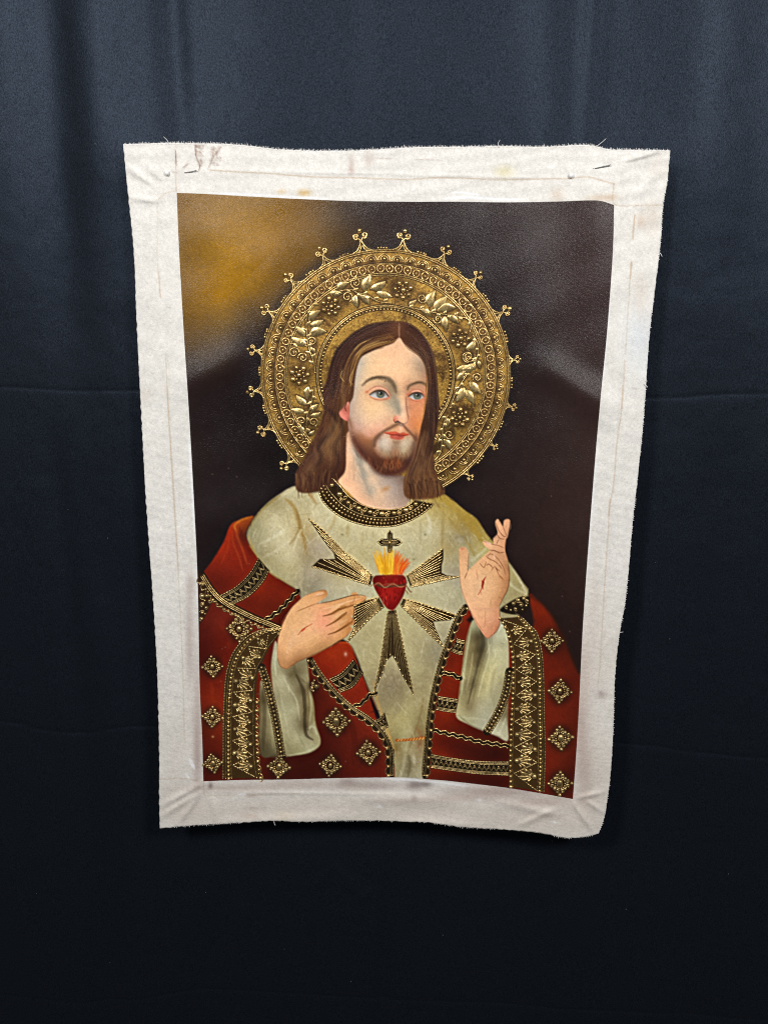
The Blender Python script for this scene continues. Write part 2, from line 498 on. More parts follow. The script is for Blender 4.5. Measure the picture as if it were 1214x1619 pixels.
for r, w in ((194, 2.5), (190.5, 2), (174, 2.6), (159.5, 2.5), (154.5, 3), (108, 3), (102, 6)):          # antique wash between the raised lines
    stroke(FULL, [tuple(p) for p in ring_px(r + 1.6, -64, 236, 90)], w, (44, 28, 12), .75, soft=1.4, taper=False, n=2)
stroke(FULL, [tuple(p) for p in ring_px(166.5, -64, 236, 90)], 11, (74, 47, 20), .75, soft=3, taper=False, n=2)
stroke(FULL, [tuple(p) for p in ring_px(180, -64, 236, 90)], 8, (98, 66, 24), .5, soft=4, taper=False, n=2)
VINES = ((H1, [(600, 1214), (585, 1120), (545, 1000), (535, 900), (528, 800), (545, 720), (590, 660), (635, 640)]), (H1, [(735, 575), (870, 545), (930, 570), (1010, 590), (1100, 640), (1210, 655)]), (H1, [(400, 980), (470, 980), (540, 1000)]),
               (H2, [(160, 672), (300, 700), (430, 730), (520, 745), (620, 760), (700, 780), (730, 830), (722, 885)]), (H2, [(740, 905), (775, 960), (790, 1010), (780, 1080), (750, 1150), (640, 1214)]), (H4, [(640, 0), (600, 80), (540, 180), (480, 270), (430, 370), (395, 470)]),
               (H4, [(380, 525), (340, 600), (325, 700), (320, 780), (310, 860), (262, 925)]), (H3, [(590, 255), (578, 350), (560, 430), (535, 490), (530, 580), (525, 680)]))
LEAVES = ((H1, [((545, 790), (640, 712)), ((560, 835), (665, 788)), ((550, 905), (690, 882)), ((520, 915), (450, 842)), ((530, 985), (412, 932)), ((560, 1010), (602, 1050)), ((770, 545), (868, 488)), ((985, 560), (1038, 425)), ((1040, 545), (1162, 478)), ((1090, 570), (1212, 602)), ((715, 578), (812, 575)), ((920, 590), (938, 690)), ((960, 590), (1032, 664))]),
               (H2, [((230, 668), (292, 628)), ((400, 690), (442, 552)), ((430, 702), (538, 598)), ((460, 718), (608, 690)), ((330, 702), (412, 755)), ((518, 760), (530, 875)), ((548, 752), (632, 812)), ((690, 1025), (766, 942)), ((640, 1200), (762, 1130))]),
               (H4, [((562, 108), (448, 132)), ((540, 165), (448, 222)), ((560, 242), (662, 342)), ((515, 290), (448, 412)), ((535, 310), (602, 432)), ((640, 55), (652, 125)), ((372, 555), (366, 632)), ((305, 760), (238, 872)), ((335, 745), (402, 832))]),
               (H3, [((545, 258), (540, 362)), ((532, 402), (448, 328)), ((512, 455), (408, 440)), ((550, 442), (622, 398)), ((560, 492), (642, 465)), ((500, 640), (474, 568)), ((545, 642), (592, 608))]))
SCROLLS = ((H1, (575, 960), 35, 1), (H1, (430, 1050), 44, -1), (H1, (502, 1090), 40, 1), (H1, (925, 492), 46, 1), (H1, (855, 605), 44, -1), (H2, (340, 615), 43, 1), (H2, (465, 782), 40, -1), (H2, (705, 1082), 48, 1), (H4, (558, 22), 52, 1), (H4, (630, 205), 42, 1), (H4, (385, 700), 45, 1), (H4, (287, 715), 32, -1), (H3, (490, 532), 40, 1), (H3, (585, 542), 38, -1))
FLOWERS = [(378, 355), (678, 287), (918, 487), (248, 642), (915, 818)]
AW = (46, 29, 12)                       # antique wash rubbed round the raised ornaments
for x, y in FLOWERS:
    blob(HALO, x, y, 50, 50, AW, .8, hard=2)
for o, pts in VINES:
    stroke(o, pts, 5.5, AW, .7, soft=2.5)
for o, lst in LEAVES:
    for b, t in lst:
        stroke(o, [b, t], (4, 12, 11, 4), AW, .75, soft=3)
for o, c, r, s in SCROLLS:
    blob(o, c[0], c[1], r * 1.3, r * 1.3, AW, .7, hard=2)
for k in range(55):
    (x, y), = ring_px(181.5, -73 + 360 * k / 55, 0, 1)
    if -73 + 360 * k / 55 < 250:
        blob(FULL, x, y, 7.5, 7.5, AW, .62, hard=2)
CLIP[0] = None

# ---- red mantle, left
RD1, RD2, RD3, RD4 = (146, 34, 18), (120, 26, 15), (86, 18, 13), (60, 13, 11)
MANTLE_L = [(385, 212), (300, 235), (245, 268), (205, 365), (135, 480), (80, 555), (40, 640), (30, 900), (40, 1214), (45, 1830), (620, 1830), (1206, 1830), (1206, 1640), (1170, 1550), (1110, 1400), (1040, 1180), (985, 1040), (955, 975), (900, 968), (780, 1010), (700, 900), (665, 690), (560, 605), (480, 550), (410, 465), (350, 360), (345, 290)]
fill(SL, MANTLE_L, [(300, 250, (144, 59, 19)), (250, 300, (144, 37, 14)), (200, 420, (135, 35, 14)), (120, 540, (97, 25, 13)), (330, 400, (115, 29, 15)), (330, 330, (74, 31, 19)), (380, 440, (105, 27, 13)),
                    (150, 620, (81, 22, 12)), (420, 640, (115, 30, 12)), (560, 680, (105, 27, 11)), (560, 620, (97, 25, 11)), (350, 720, (88, 22, 10)), (420, 780, (91, 25, 12)), (570, 790, (69, 19, 10)),
                    (100, 900, (74, 20, 13)), (180, 850, (100, 29, 18)), (200, 950, (91, 22, 11)), (80, 1050, (62, 15, 10)), (200, 1080, (88, 22, 11)),
                    (120, 1300, (114, 31, 13)), (90, 1450, (76, 22, 11)), (170, 1450, (118, 37, 15)), (100, 1600, (76, 20, 10)), (170, 1700, (81, 20, 10)), (100, 1790, (66, 17, 10)),
                    (850, 1050, (144, 42, 15)), (900, 1000, (142, 41, 15)), (950, 1060, (135, 38, 14)), (820, 1110, (124, 31, 13)), (960, 1260, (116, 31, 14)), (1050, 1220, (122, 31, 14)), (1050, 1350, (114, 29, 13)), (1120, 1370, (126, 35, 14)),
                    (740, 1250, (58, 18, 10)), (800, 1400, (81, 22, 12)), (820, 1600, (62, 17, 10)), (960, 1500, (88, 25, 14)), (700, 1750, (55, 14, 9)), (640, 1700, (57, 17, 10)), (960, 1720, (78, 22, 12)), (1000, 1600, (91, 27, 15)), (1120, 1600, (93, 27, 15)), (1100, 1780, (86, 23, 13)), (860, 1790, (62, 17, 10)), (500, 1790, (57, 15, 10))], soft=2.0)
for pts, w, c, a in (([(275, 270), (285, 330), (320, 420), (345, 500)], 3, (160, 69, 28), .5), ([(255, 300), (262, 370), (300, 470), (320, 540)], 2.5, (154, 60, 24), .45), ([(240, 320), (230, 400), (190, 500)], 3, (154, 52, 22), .35),
                     ([(300, 280), (330, 380), (370, 450)], 5, (81, 22, 11), .5), ([(375, 216), (310, 236), (270, 270), (280, 300)], 2.5, (171, 103, 30), .75), ([(360, 390), (400, 440), (420, 475)], 2, (182, 128, 39), .7),
                     ([(180, 860), (240, 930), (230, 1010)], 8, (112, 35, 19), .35), ([(130, 1220), (150, 1350)], 7, (126, 39, 15), .4), ([(960, 1420), (990, 1560), (980, 1700)], 10, (71, 20, 10), .5), ([(1060, 1560), (1080, 1700)], 8, (105, 35, 19), .4),
                     ([(870, 970), (920, 970), (960, 985), (1000, 1060)], 3, (180, 74, 26), .6), ([(1040, 1190), (1090, 1290), (1130, 1380)], 2.5, (164, 64, 24), .6)):
    stroke(SL, pts, w, c, a, soft=3)
# ---- red mantle, right
fill(SR, [(895, 690), (940, 710), (985, 750), (1040, 820), (1080, 900), (1110, 960), (1150, 1060), (1185, 1140), (1250, 1300), (1250, 1950), (250, 1950), (265, 1700), (300, 1400), (340, 1200), (400, 990), (470, 800), (515, 760), (555, 800), (545, 850), (900, 900)],
     [(930, 740, (105, 29, 11)), (980, 790, (108, 29, 11)), (940, 850, (91, 25, 10)), (1040, 880, (88, 25, 11)), (1100, 980, (66, 20, 10)), (1020, 1100, (91, 25, 11)), (1090, 1150, (97, 27, 12)), (1060, 1300, (93, 25, 11)), (1140, 1200, (81, 23, 12)),
      (1130, 1500, (82, 25, 12)), (1080, 1450, (101, 29, 13)), (1050, 1680, (100, 29, 13)), (1140, 1750, (66, 19, 10)), (1060, 1830, (85, 23, 12)), (500, 860, (105, 29, 11)), (520, 810, (112, 31, 12)), (470, 890, (93, 25, 10)), (440, 1080, (97, 26, 11)), (470, 1100, (114, 31, 13)), (430, 1250, (110, 29, 11)), (400, 1330, (91, 23, 10)),
      (450, 1240, (105, 29, 11)), (400, 1400, (115, 31, 12)), (360, 1560, (85, 22, 10)), (450, 1590, (69, 18, 10)), (380, 1650, (105, 29, 12)), (600, 1720, (58, 17, 10)), (700, 1680, (55, 15, 10)), (560, 1620, (61, 17, 10)), (400, 1560, (76, 20, 10)), (700, 1800, (54, 14, 9)), (400, 1800, (71, 19, 10)), (700, 1640, (47, 14, 9)), (380, 1740, (89, 25, 11))], soft=3.0)
stroke(SR, [(900, 690), (990, 750), (1080, 890), (1150, 1050), (1190, 1150)], 6, (43, 20, 13), .6, soft=7)
# ---- tunic
CR1, CR2, CR3, CR4, OL = (196, 190, 158), (172, 163, 128), (146, 134, 98), (112, 98, 64), (134, 110, 56)
TUNIC = [(640, 30), (540, 80), (450, 150), (388, 225), (352, 290), (345, 340), (365, 390), (410, 462), (480, 550), (560, 602), (650, 660), (680, 720), (830, 900), (950, 970), (1000, 1050), (1050, 1190), (1110, 1330), (1150, 1440), (1180, 1560), (1225, 1700), (1228, 1800), (1240, 1825), (1385, 1825), (1395, 1700), (1420, 1500), (1450, 1310), (1500, 1130), (1560, 950), (1600, 820), (1700, 770), (1800, 800), (1900, 900), (2025, 690), (1990, 600), (1920, 500), (1850, 400), (1780, 320), (1720, 230), (1640, 170), (1540, 90), (1440, 50), (1340, 100), (1150, 180), (960, 110), (850, 20)]
TS = [(600, 70, (180, 170, 135)), (520, 130, (145, 132, 93)), (450, 200, (159, 147, 108)), (400, 280, (145, 136, 100)), (380, 350, (143, 134, 100)), (500, 220, (184, 173, 136)), (560, 320, (195, 185, 147)), (500, 380, (174, 164, 127)), (600, 440, (190, 179, 142)), (460, 440, (145, 134, 97)), (540, 520, (164, 153, 113)), (620, 540, (170, 158, 117)), (620, 620, (155, 143, 108)),
      (680, 300, (162, 141, 93)), (700, 450, (147, 132, 97)), (760, 400, (159, 145, 122)), (720, 560, (155, 143, 117)), (740, 640, (135, 124, 100)), (850, 640, (176, 166, 135)), (760, 200, (188, 177, 140)), (680, 130, (174, 162, 122)), (820, 260, (184, 173, 136)), (900, 300, (178, 168, 127)), (940, 420, (170, 158, 117)), (1000, 340, (184, 173, 135)), (1060, 440, (172, 160, 115)), (1000, 600, (182, 171, 136)), (900, 560, (161, 147, 106)), (1060, 630, (178, 170, 140)),
      (1300, 350, (180, 170, 131)), (1350, 470, (172, 162, 124)), (1250, 320, (184, 173, 135)), (1450, 300, (180, 170, 133)), (1500, 500, (164, 154, 118)), (1400, 650, (178, 170, 135)), (1330, 700, (170, 160, 120)), (1480, 740, (172, 164, 129)), (1560, 640, (170, 162, 131)), (1540, 400, (155, 137, 90)), (1560, 200, (159, 137, 75)), (1480, 120, (155, 130, 63)), (1620, 230, (145, 120, 55)), (1700, 300, (143, 120, 59)), (1620, 400, (153, 139, 99)), (1680, 480, (166, 154, 117)), (1750, 420, (164, 147, 90)), (1800, 520, (161, 147, 99)), (1850, 600, (170, 160, 117)), (1900, 650, (151, 137, 93)), (1980, 670, (145, 132, 90)), (1600, 560, (145, 134, 111)), (1560, 560, (145, 136, 111)), (1630, 350, (145, 134, 106)),
      (1050, 1000, (170, 158, 117)), (1100, 1100, (161, 149, 106)), (1060, 900, (166, 154, 111)), (1200, 780, (170, 160, 118)), (1350, 850, (172, 162, 120)), (1420, 900, (166, 155, 117)), (1300, 1000, (170, 159, 117)), (1400, 1000, (153, 141, 104)), (1480, 1020, (135, 126, 99)), (1360, 1130, (168, 158, 115)), (1420, 1150, (149, 137, 99)), (1210, 1250, (129, 115, 86)), (1250, 1180, (135, 120, 90)), (1300, 1260, (145, 132, 93)), (1200, 1350, (143, 130, 93)), (1320, 1350, (166, 154, 108)), (1400, 1300, (155, 141, 100)), (1250, 1420, (170, 156, 104)), (1310, 1500, (174, 162, 115)), (1380, 1450, (133, 119, 77)), (1250, 1540, (145, 132, 86)), (1300, 1600, (170, 160, 118)), (1370, 1560, (133, 105, 66)), (1240, 1600, (124, 100, 55)), (1250, 1700, (145, 134, 95)), (1310, 1720, (116, 105, 75)), (1350, 1750, (155, 145, 111)), (1250, 1800, (141, 130, 97)), (1370, 1800, (145, 137, 109))]
fill(SL, TUNIC, TS, soft=2.2)
TM = full_mask(SL, TUNIC, 2)
CLIP[0] = TM
put(_all, np.clip(N5 * 1.2, 0, 1) * .16, np.array((116, 104, 66)) / 255)
put(_all, np.clip(N5[::-1] * 1.2, 0, 1) * .14, np.array((222, 218, 190)) / 255)
put(_all, np.clip(N12[:, ::-1] * 1.3 - .1, 0, 1) * .22, np.array((150, 138, 92)) / 255)
for pts, w, c, a in (([(575, 110), (620, 150), (650, 230), (680, 330), (700, 440)], 6, (140, 108, 48), .6), ([(640, 170), (660, 260), (640, 330), (600, 380)], 3, (120, 92, 44), .5), ([(690, 270), (650, 330), (620, 420)], 2, (216, 210, 180), .5),
                     ([(720, 480), (690, 560), (680, 680)], 5, (130, 120, 96), .4), ([(880, 190), (860, 260), (830, 300)], 4, (160, 136, 84), .5), ([(950, 260), (945, 330)], 5, (150, 128, 78), .5), ([(1040, 300), (1030, 390)], 4, (160, 140, 92), .4), ([(700, 60), (740, 110), (760, 140)], 4, (146, 108, 56), .6), ([(725, 60), (735, 100)], 3, (150, 110, 60), .6),
                     ([(540, 90), (460, 150), (390, 225), (350, 300)], 3.5, (120, 100, 48), .7), ([(350, 330), (400, 450), (480, 550), (560, 602), (660, 670)], 3, (160, 118, 48), .7), ([(420, 380), (500, 340), (570, 290)], 4, (216, 210, 182), .35), ([(440, 460), (520, 420), (600, 360)], 4, (214, 208, 178), .3),
                     ([(1440, 60), (1540, 120), (1640, 210), (1720, 310), (1790, 400)], 9, (150, 122, 48), .6), ([(1520, 190), (1640, 330), (1720, 470)], 5, (142, 118, 56), .5), ([(1450, 70), (1470, 130), (1500, 160)], 5, (120, 90, 40), .6), ([(1520, 200), (1516, 300), (1512, 400)], 4, (140, 118, 66), .55), ([(1380, 220), (1385, 300), (1380, 380)], 3, (150, 138, 100), .5), ([(1420, 200), (1440, 260), (1430, 330)], 5, (210, 205, 180), .4),
                     ([(1560, 370), (1600, 340), (1650, 340), (1680, 380)], 3, (128, 116, 84), .55), ([(1690, 480), (1740, 440), (1780, 400)], 3, (206, 202, 180), .5), ([(1840, 520), (1900, 600), (1960, 650), (2010, 680)], 3, (212, 206, 170), .5), ([(1890, 520), (1870, 620), (1840, 690)], 4, (126, 112, 70), .5), ([(1920, 500), (1980, 600), (2020, 680)], 2.5, (216, 214, 196), .5),
                     ([(1400, 1310), (1380, 1420), (1340, 1530), (1310, 1620)], 4, (124, 100, 58), .55), ([(1310, 1640), (1320, 1700), (1305, 1790)], 4, (96, 86, 58), .6), ([(1340, 1640), (1350, 1700)], 5, (206, 200, 170), .4), ([(1290, 1640), (1280, 1720), (1250, 1800)], 5, (186, 180, 146), .4), ([(1360, 1480), (1390, 1540), (1370, 1600)], 5, (130, 84, 48), .5),
                     ([(1230, 1200), (1270, 1300), (1220, 1420)], 8, (130, 116, 84), .35), ([(1100, 1200), (1130, 1330), (1180, 1480), (1220, 1600)], 3, (190, 140, 70), .6)):
    stroke(SL, pts, w, c, a, soft=4)
g = random.Random(12)
for k in range(520):
    x, y = g.uniform(350, 2020), g.uniform(40, 1800)
    a_ = g.gauss(1.75 if x < 900 else 1.4, .5)
    l = g.uniform(25, 90)
    c = g.choice([(214, 209, 180), (206, 200, 166), (150, 140, 102), (134, 120, 80), (188, 180, 142)])
    stroke(SL, [(x, y), (x + l * .5 * math.cos(a_) + g.uniform(-6, 6), y + l * .5 * math.sin(a_)), (x + l * math.cos(a_), y + l * math.sin(a_))], g.uniform(.8, 2.6), c, g.uniform(.08, .32), soft=1.6)
CLIP[0] = None
# rope belt
stroke(BR, [(100, 722), (180, 718), (265, 706)], 4.5, (150, 84, 34), 1, taper=False)
for k in range(9):
    x = 108 + k * 18
    stroke(BR, [(x, 728 - k), (x + 14, 712 - k)], 1.6, (216, 160, 84), .8)
# ---- left sleeve
fill(BL, [(520, 130), (498, 200), (488, 300), (498, 420), (470, 400), (425, 370), (420, 560), (425, 800), (500, 822), (580, 818), (700, 802), (770, 765), (785, 715), (755, 620), (745, 500), (722, 400), (712, 300), (705, 225), (640, 235), (570, 290)],
     [(510, 200, (176, 170, 136)), (500, 320, (150, 140, 104)), (520, 380, (170, 162, 126)), (560, 350, (176, 168, 134)), (600, 420, (160, 152, 116)), (560, 480, (150, 142, 108)), (640, 540, (164, 156, 120)), (570, 560, (164, 158, 122)), (620, 640, (160, 152, 116)), (600, 740, (150, 142, 104)), (660, 700, (172, 166, 128)), (720, 770, (166, 160, 124)), (650, 780, (146, 138, 98)), (760, 720, (150, 138, 100)),
      (620, 280, (120, 108, 76)), (600, 330, (100, 88, 58)), (660, 300, (112, 100, 70)), (680, 420, (92, 78, 50)), (690, 540, (104, 90, 58)), (695, 640, (84, 70, 44)), (720, 470, (136, 122, 84)), (730, 560, (128, 112, 72)), (745, 640, (160, 150, 110)), (705, 300, (130, 118, 84)), (700, 360, (150, 140, 104)), (455, 480, (84, 70, 44)), (440, 600, (112, 98, 66)), (470, 560, (140, 130, 92)), (450, 740, (88, 76, 50)), (490, 700, (130, 120, 84)), (480, 800, (84, 74, 50))], soft=2)
for pts, w, c, a in (([(640, 330), (680, 420), (690, 520), (690, 620), (700, 690), (740, 720)], (3, 6, 6, 5, 5, 2), (52, 42, 26), .7), ([(715, 420), (730, 520), (715, 640)], 3, (190, 182, 146), .5), ([(620, 250), (640, 330), (700, 380)], 5, (86, 72, 46), .5), ([(560, 330), (590, 400), (640, 480), (660, 600)], 3, (198, 192, 160), .5), ([(545, 450), (570, 560), (590, 680)], 3, (190, 184, 150), .4), ([(525, 180), (512, 260), (520, 340)], 3, (204, 200, 172), .6),
                     ([(710, 650), (740, 640), (765, 690)], 3, (196, 190, 156), .6), ([(585, 812), (690, 795), (770, 755)], 2, (196, 190, 150), .5), ([(440, 400), (450, 560), (440, 780)], 6, (60, 50, 32), .5), ([(480, 420), (490, 600), (500, 780)], 3, (160, 150, 112), .4), ([(700, 340), (712, 430), (718, 500)], 2, (110, 84, 44), .6), ([(650, 600), (660, 700), (690, 760)], 4, (130, 120, 84), .4)):
    stroke(BL, pts, w, c, a * .85, soft=2.4)
# ---- right sleeve
fill(BR, [(565, 0), (540, 40), (512, 150), (492, 300), (472, 470), (460, 580), (540, 630), (620, 665), (700, 695), (768, 722), (768, 600), (775, 300), (770, 100), (745, 0), (690, 70), (648, 108), (600, 50)],
     [(560, 40, (150, 144, 108)), (590, 100, (70, 58, 36)), (560, 150, (120, 108, 72)), (600, 180, (64, 54, 34)), (545, 230, (126, 112, 74)), (585, 260, (100, 88, 58)), (520, 330, (150, 138, 96)), (560, 380, (108, 96, 64)), (510, 470, (140, 128, 88)), (480, 540, (170, 160, 116)), (540, 520, (128, 114, 78)), (560, 580, (160, 152, 116)), (620, 620, (160, 156, 130)),
      (700, 100, (180, 176, 144)), (680, 180, (186, 180, 142)), (730, 150, (164, 158, 122)), (660, 260, (184, 176, 128)), (720, 300, (176, 168, 128)), (640, 350, (186, 176, 124)), (700, 400, (166, 158, 122)), (620, 440, (180, 170, 124)), (680, 500, (160, 154, 122)), (600, 530, (172, 164, 130)), (640, 580, (164, 160, 132)), (740, 640, (166, 160, 128)), (745, 560, (104, 92, 62)), (720, 670, (176, 170, 140)), (760, 400, (120, 110, 76))], soft=2)
for pts, w, c, a in (([(610, 60), (620, 150), (590, 260), (560, 380), (530, 500)], (5, 7, 5, 3.5, 1.5), (54, 46, 28), .6), ([(640, 150), (610, 260), (580, 380), (560, 480)], 4, (110, 98, 62), .5), ([(545, 60), (525, 180), (505, 320), (490, 450)], 3, (206, 200, 166), .55), ([(560, 190), (545, 300), (520, 420)], 3, (196, 182, 130), .4), ([(650, 120), (655, 220), (620, 340), (590, 460)], 3, (214, 206, 160), .5), ([(700, 240), (660, 340), (640, 430)], 3, (206, 194, 140), .5),
                     ([(650, 110), (700, 70), (745, 20)], 2.5, (206, 204, 184), .7), ([(465, 580), (560, 590), (640, 600)], 4, (190, 184, 150), .45), ([(690, 300), (670, 420), (690, 520)], 5, (140, 130, 94), .35), ([(755, 590), (735, 640), (715, 690)], 3, (200, 196, 166), .6), ([(470, 570), (545, 628), (640, 668)], 2.5, (110, 100, 70), .6)):
    stroke(BR, pts, w, c, a * .8, soft=2.4)
# ---- dark grounds of the raised metal-thread work
DK = (44, 31, 16)
RAYS = [   # root a, edge a to tip a, notch, tip b, root b
    dict(a=[(500, 378), (420, 310), (300, 210), (180, 85), (75, 0)], notch=[(160, 125), (205, 185), (240, 225), (250, 265)], b=[(485, 440), (330, 390), (200, 345), (98, 315)], tipb=[(150, 265), (200, 268)]),
    dict(a=[(722, 380), (800, 322), (880, 262), (965, 198)], notch=[(968, 260), (955, 310), (955, 358), (990, 375)], b=[(748, 450), (850, 430), (950, 408), (1070, 383)], tipb=[]),
    dict(a=[(700, 530), (800, 556), (930, 598), (1055, 640)], notch=[(1010, 672), (900, 682), (915, 730)], b=[(682, 570), (760, 645), (860, 745), (968, 850)], tipb=[]),
    dict(a=[(602, 610), (580, 760), (555, 930), (512, 1142)], notch=[(565, 1020), (590, 940), (630, 905), (660, 960), (690, 1030)], b=[(648, 605), (672, 720), (710, 890), (768, 1162)], tipb=[]),
    dict(a=[(540, 522), (480, 535), (420, 556), (375, 578)], notch=[(372, 640), (375, 720)], b=[(572, 580), (490, 650), (420, 720), (330, 815)], tipb=[])]
for R in RAYS:
    P = R['a'] + R['notch'] + R['tipb'][::-1] + R['b'][::-1]
    fill(CH, P, DK, soft=1.2, smooth=False)
fill(CH, [(612, 76), (632, 98), (632, 132), (668, 132), (696, 155), (668, 180), (632, 180), (628, 225), (598, 225), (594, 180), (556, 180), (528, 155), (556, 132), (594, 132), (594, 98)], (34, 25, 15), soft=1, smooth=False)
# heart
fill(CH, [(498, 405), (515, 378), (560, 372), (612, 366), (665, 370), (705, 376), (722, 405), (715, 470), (692, 530), (660, 580), (635, 603), (605, 600), (578, 575), (545, 520), (512, 462)],
     [(520, 400, (92, 14, 12)), (600, 390, (112, 18, 16)), (700, 400, (100, 15, 13)), (560, 480, (140, 22, 18)), (620, 500, (150, 26, 20)), (680, 470, (128, 20, 16)), (620, 580, (112, 18, 16)), (540, 500, (104, 16, 13)), (640, 430, (120, 20, 15)), (700, 500, (92, 14, 12))], soft=1.4)
for pts, w, c, a in (([(505, 425), (560, 450), (620, 448), (680, 440), (728, 425)], 3.4, (70, 36, 22), .9), ([(505, 440), (540, 425), (580, 455), (630, 430), (680, 450), (725, 440)], 1.6, (150, 84, 56), .8), ([(510, 430), (560, 440), (600, 430), (650, 452), (720, 430)], 1.2, (120, 66, 44), .8),
                     ([(560, 490), (590, 530)], 4, (170, 36, 26), .4), ([(650, 480), (640, 540)], 4, (80, 10, 10), .5), ([(720, 440), (745, 480), (760, 485)], 2, (110, 60, 34), .7), ([(715, 470), (735, 500)], 2, (120, 66, 40), .6), ([(500, 430), (488, 450)], 1.5, (110, 60, 36), .6)):
    stroke(CH, pts, w, c, a, soft=1)
g = random.Random(18)
CLIP[0] = full_mask(CH, [(500, 405), (515, 380), (612, 368), (705, 378), (720, 405), (712, 470), (690, 530), (635, 600), (605, 598), (545, 520), (512, 462)], 1.5)
for k in range(70):
    x, y = g.uniform(510, 715), g.uniform(380, 590)
    l = g.uniform(10, 30)
    stroke(CH, [(x, y), (x + g.uniform(-10, 10), y + l)], g.uniform(1, 2.4), g.choice([(176, 36, 26), (190, 58, 44), (104, 12, 10), (84, 8, 8), (150, 24, 18)]), g.uniform(.3, .7), soft=1)
stroke(CH, [(505, 428), (560, 452), (620, 446), (680, 442), (728, 425)], 2.6, (74, 40, 26), .8, soft=1)
stroke(CH, [(505, 442), (540, 426), (580, 456), (630, 432), (680, 452), (725, 440)], 1.5, (156, 96, 66), .8, soft=1)
CLIP[0] = None
# flames
g = random.Random(8)
blob(CH, 590, 330, 46, 40, (206, 140, 40), .8)
blob(CH, 660, 335, 40, 36, (196, 74, 26), .8)
for k in range(170):
    t = g.random()
    bx, by = 545 + t * 150, 352 + g.uniform(-6, 12)
    h = (90 + 75 * math.sin(math.pi * min(1, .25 + t * .8))) * g.uniform(.55, 1.05)
    lean = (t - .45) * 120 * g.uniform(.5, 1.1)
    c = g.choice([(208, 150, 26), (222, 170, 40), (196, 128, 22), (226, 186, 70)]) if t < .56 else g.choice([(206, 74, 24), (190, 52, 20), (214, 104, 30), (206, 140, 50)])
    stroke(CH, [(bx, by), (bx + lean * .3 + g.uniform(-8, 8), by - h * .5), (bx + lean, by - h)], (3.4, 2.2, .5), c, g.uniform(.3, .75), soft=1.4)
for (x, y) in ((300, 105), (770, 268), (845, 105)):
    blob(CH, x, y, 9, 8, (96, 88, 56), .5)

# dark grounds of the borders (px outlines); the gold work itself is raised geometry
def band_ground(o, up, lo, c=DK):
    P = np.concatenate([spline(fr(o, up), False, 6), spline(fr(o, lo), False, 6)[::-1]])
    m = mask_poly(P, 1.2)
    put(m[0], m[1], np.array(c) / 255, 0)


BIG_L = dict(left=[(545, 48), (470, 52), (400, 68), (330, 108), (270, 178), (236, 250), (215, 340), (206, 450), (200, 600), (198, 800), (196, 950)],
             right=[(540, 70), (510, 120), (470, 180), (440, 250), (412, 310), (402, 400), (398, 550), (398, 700), (405, 850), (422, 946)])
BIG_R = dict(left=[(715, -10), (745, 40), (770, 110), (790, 230), (792, 400), (782, 600), (775, 800), (776, 998)],
             right=[(850, -20), (900, 30), (945, 80), (975, 200), (985, 350), (990, 600), (995, 800), (987, 1030)])
ZIG = [dict(o=SL, up=[(185, 685), (280, 630), (360, 550), (412, 462)], lo=[(255, 748), (360, 692), (440, 612), (480, 540)]),
       dict(o=BL, up=[(835, 352), (910, 312), (982, 233)], lo=[(905, 437), (985, 400), (1042, 318)]),
       dict(o=BL, up=[(1105, 602), (1140, 585), (1168, 556)], lo=[(1150, 655), (1172, 652), (1192, 640)]),
       dict(o=BR, up=[(462, 108), (485, 116), (512, 122)], lo=[(425, 190), (460, 205), (495, 212)]),
       dict(o=BR, up=[(352, 455), (410, 464), (472, 474)], lo=[(338, 540), (395, 552), (455, 558)]),
       dict(o=BR, up=[(308, 803), (450, 828), (600, 845), (775, 848)], lo=[(308, 888), (450, 908), (600, 926), (775, 934)])]
WAVY = [dict(o=SL, p=[(455, 835), (530, 785), (590, 725), (648, 662)], w=30), dict(o=BL, p=[(985, 520), (1040, 492), (1072, 455), (1118, 438)], w=20),
        dict(o=BR, p=[(375, 322), (420, 322), (482, 350)], w=32), dict(o=BR, p=[(325, 662), (400, 680), (500, 702), (600, 730), (700, 745), (768, 756)], w=26)]
STRIP = [dict(o=BL, p=[(432, 285), (455, 350), (482, 450), (508, 560), (530, 680), (552, 815)], w=50, n=21), dict(o=BR, p=[(778, 310), (762, 420), (728, 520), (690, 595), (645, 668)], w=52, n=15)]
EDGEB = [dict(o=BL, p=[(722, 240), (760, 305), (820, 385), (900, 472), (980, 540), (1060, 592), (1125, 648), (1175, 718), (1198, 790), (1202, 932)], w=44, side=-1),
         dict(o=SR, p=[(515, 760), (478, 810), (440, 900), (405, 1000), (378, 1080), (350, 1180), (325, 1290), (305, 1420), (292, 1560), (282, 1690), (274, 1768)], w=42, side=1)]
DIAG = dict(o=SL, p=[(72, 565), (130, 655), (200, 725), (300, 782), (400, 830), (480, 862), (545, 890)])
band_ground(BL, BIG_L['left'], BIG_L['right'], (56, 38, 17))
band_ground(BR, BIG_R['left'], BIG_R['right'], (56, 38, 17))
for z in ZIG:
    band_ground(z['o'], z['up'], z['lo'], (24, 17, 12))
for z in WAVY:
    stroke(z['o'], z['p'], z['w'] / z['o'][2], (24, 15, 11), .95, taper=False)
for z in STRIP + EDGEB:
    stroke(z['o'], z['p'], z['w'] / z['o'][2], (30, 21, 13), .95, taper=False)
stroke(SL, DIAG['p'], 13, (28, 18, 12), .95, taper=False)
fill(SL, [(50, 570), (90, 590), (130, 680), (120, 760), (70, 850), (45, 850)], (36, 22, 14), soft=2, alpha=.85)
fill(SR, [(720, 775), (790, 720), (860, 692), (900, 705), (890, 760), (860, 800), (780, 800)], (28, 19, 12), soft=1.5)
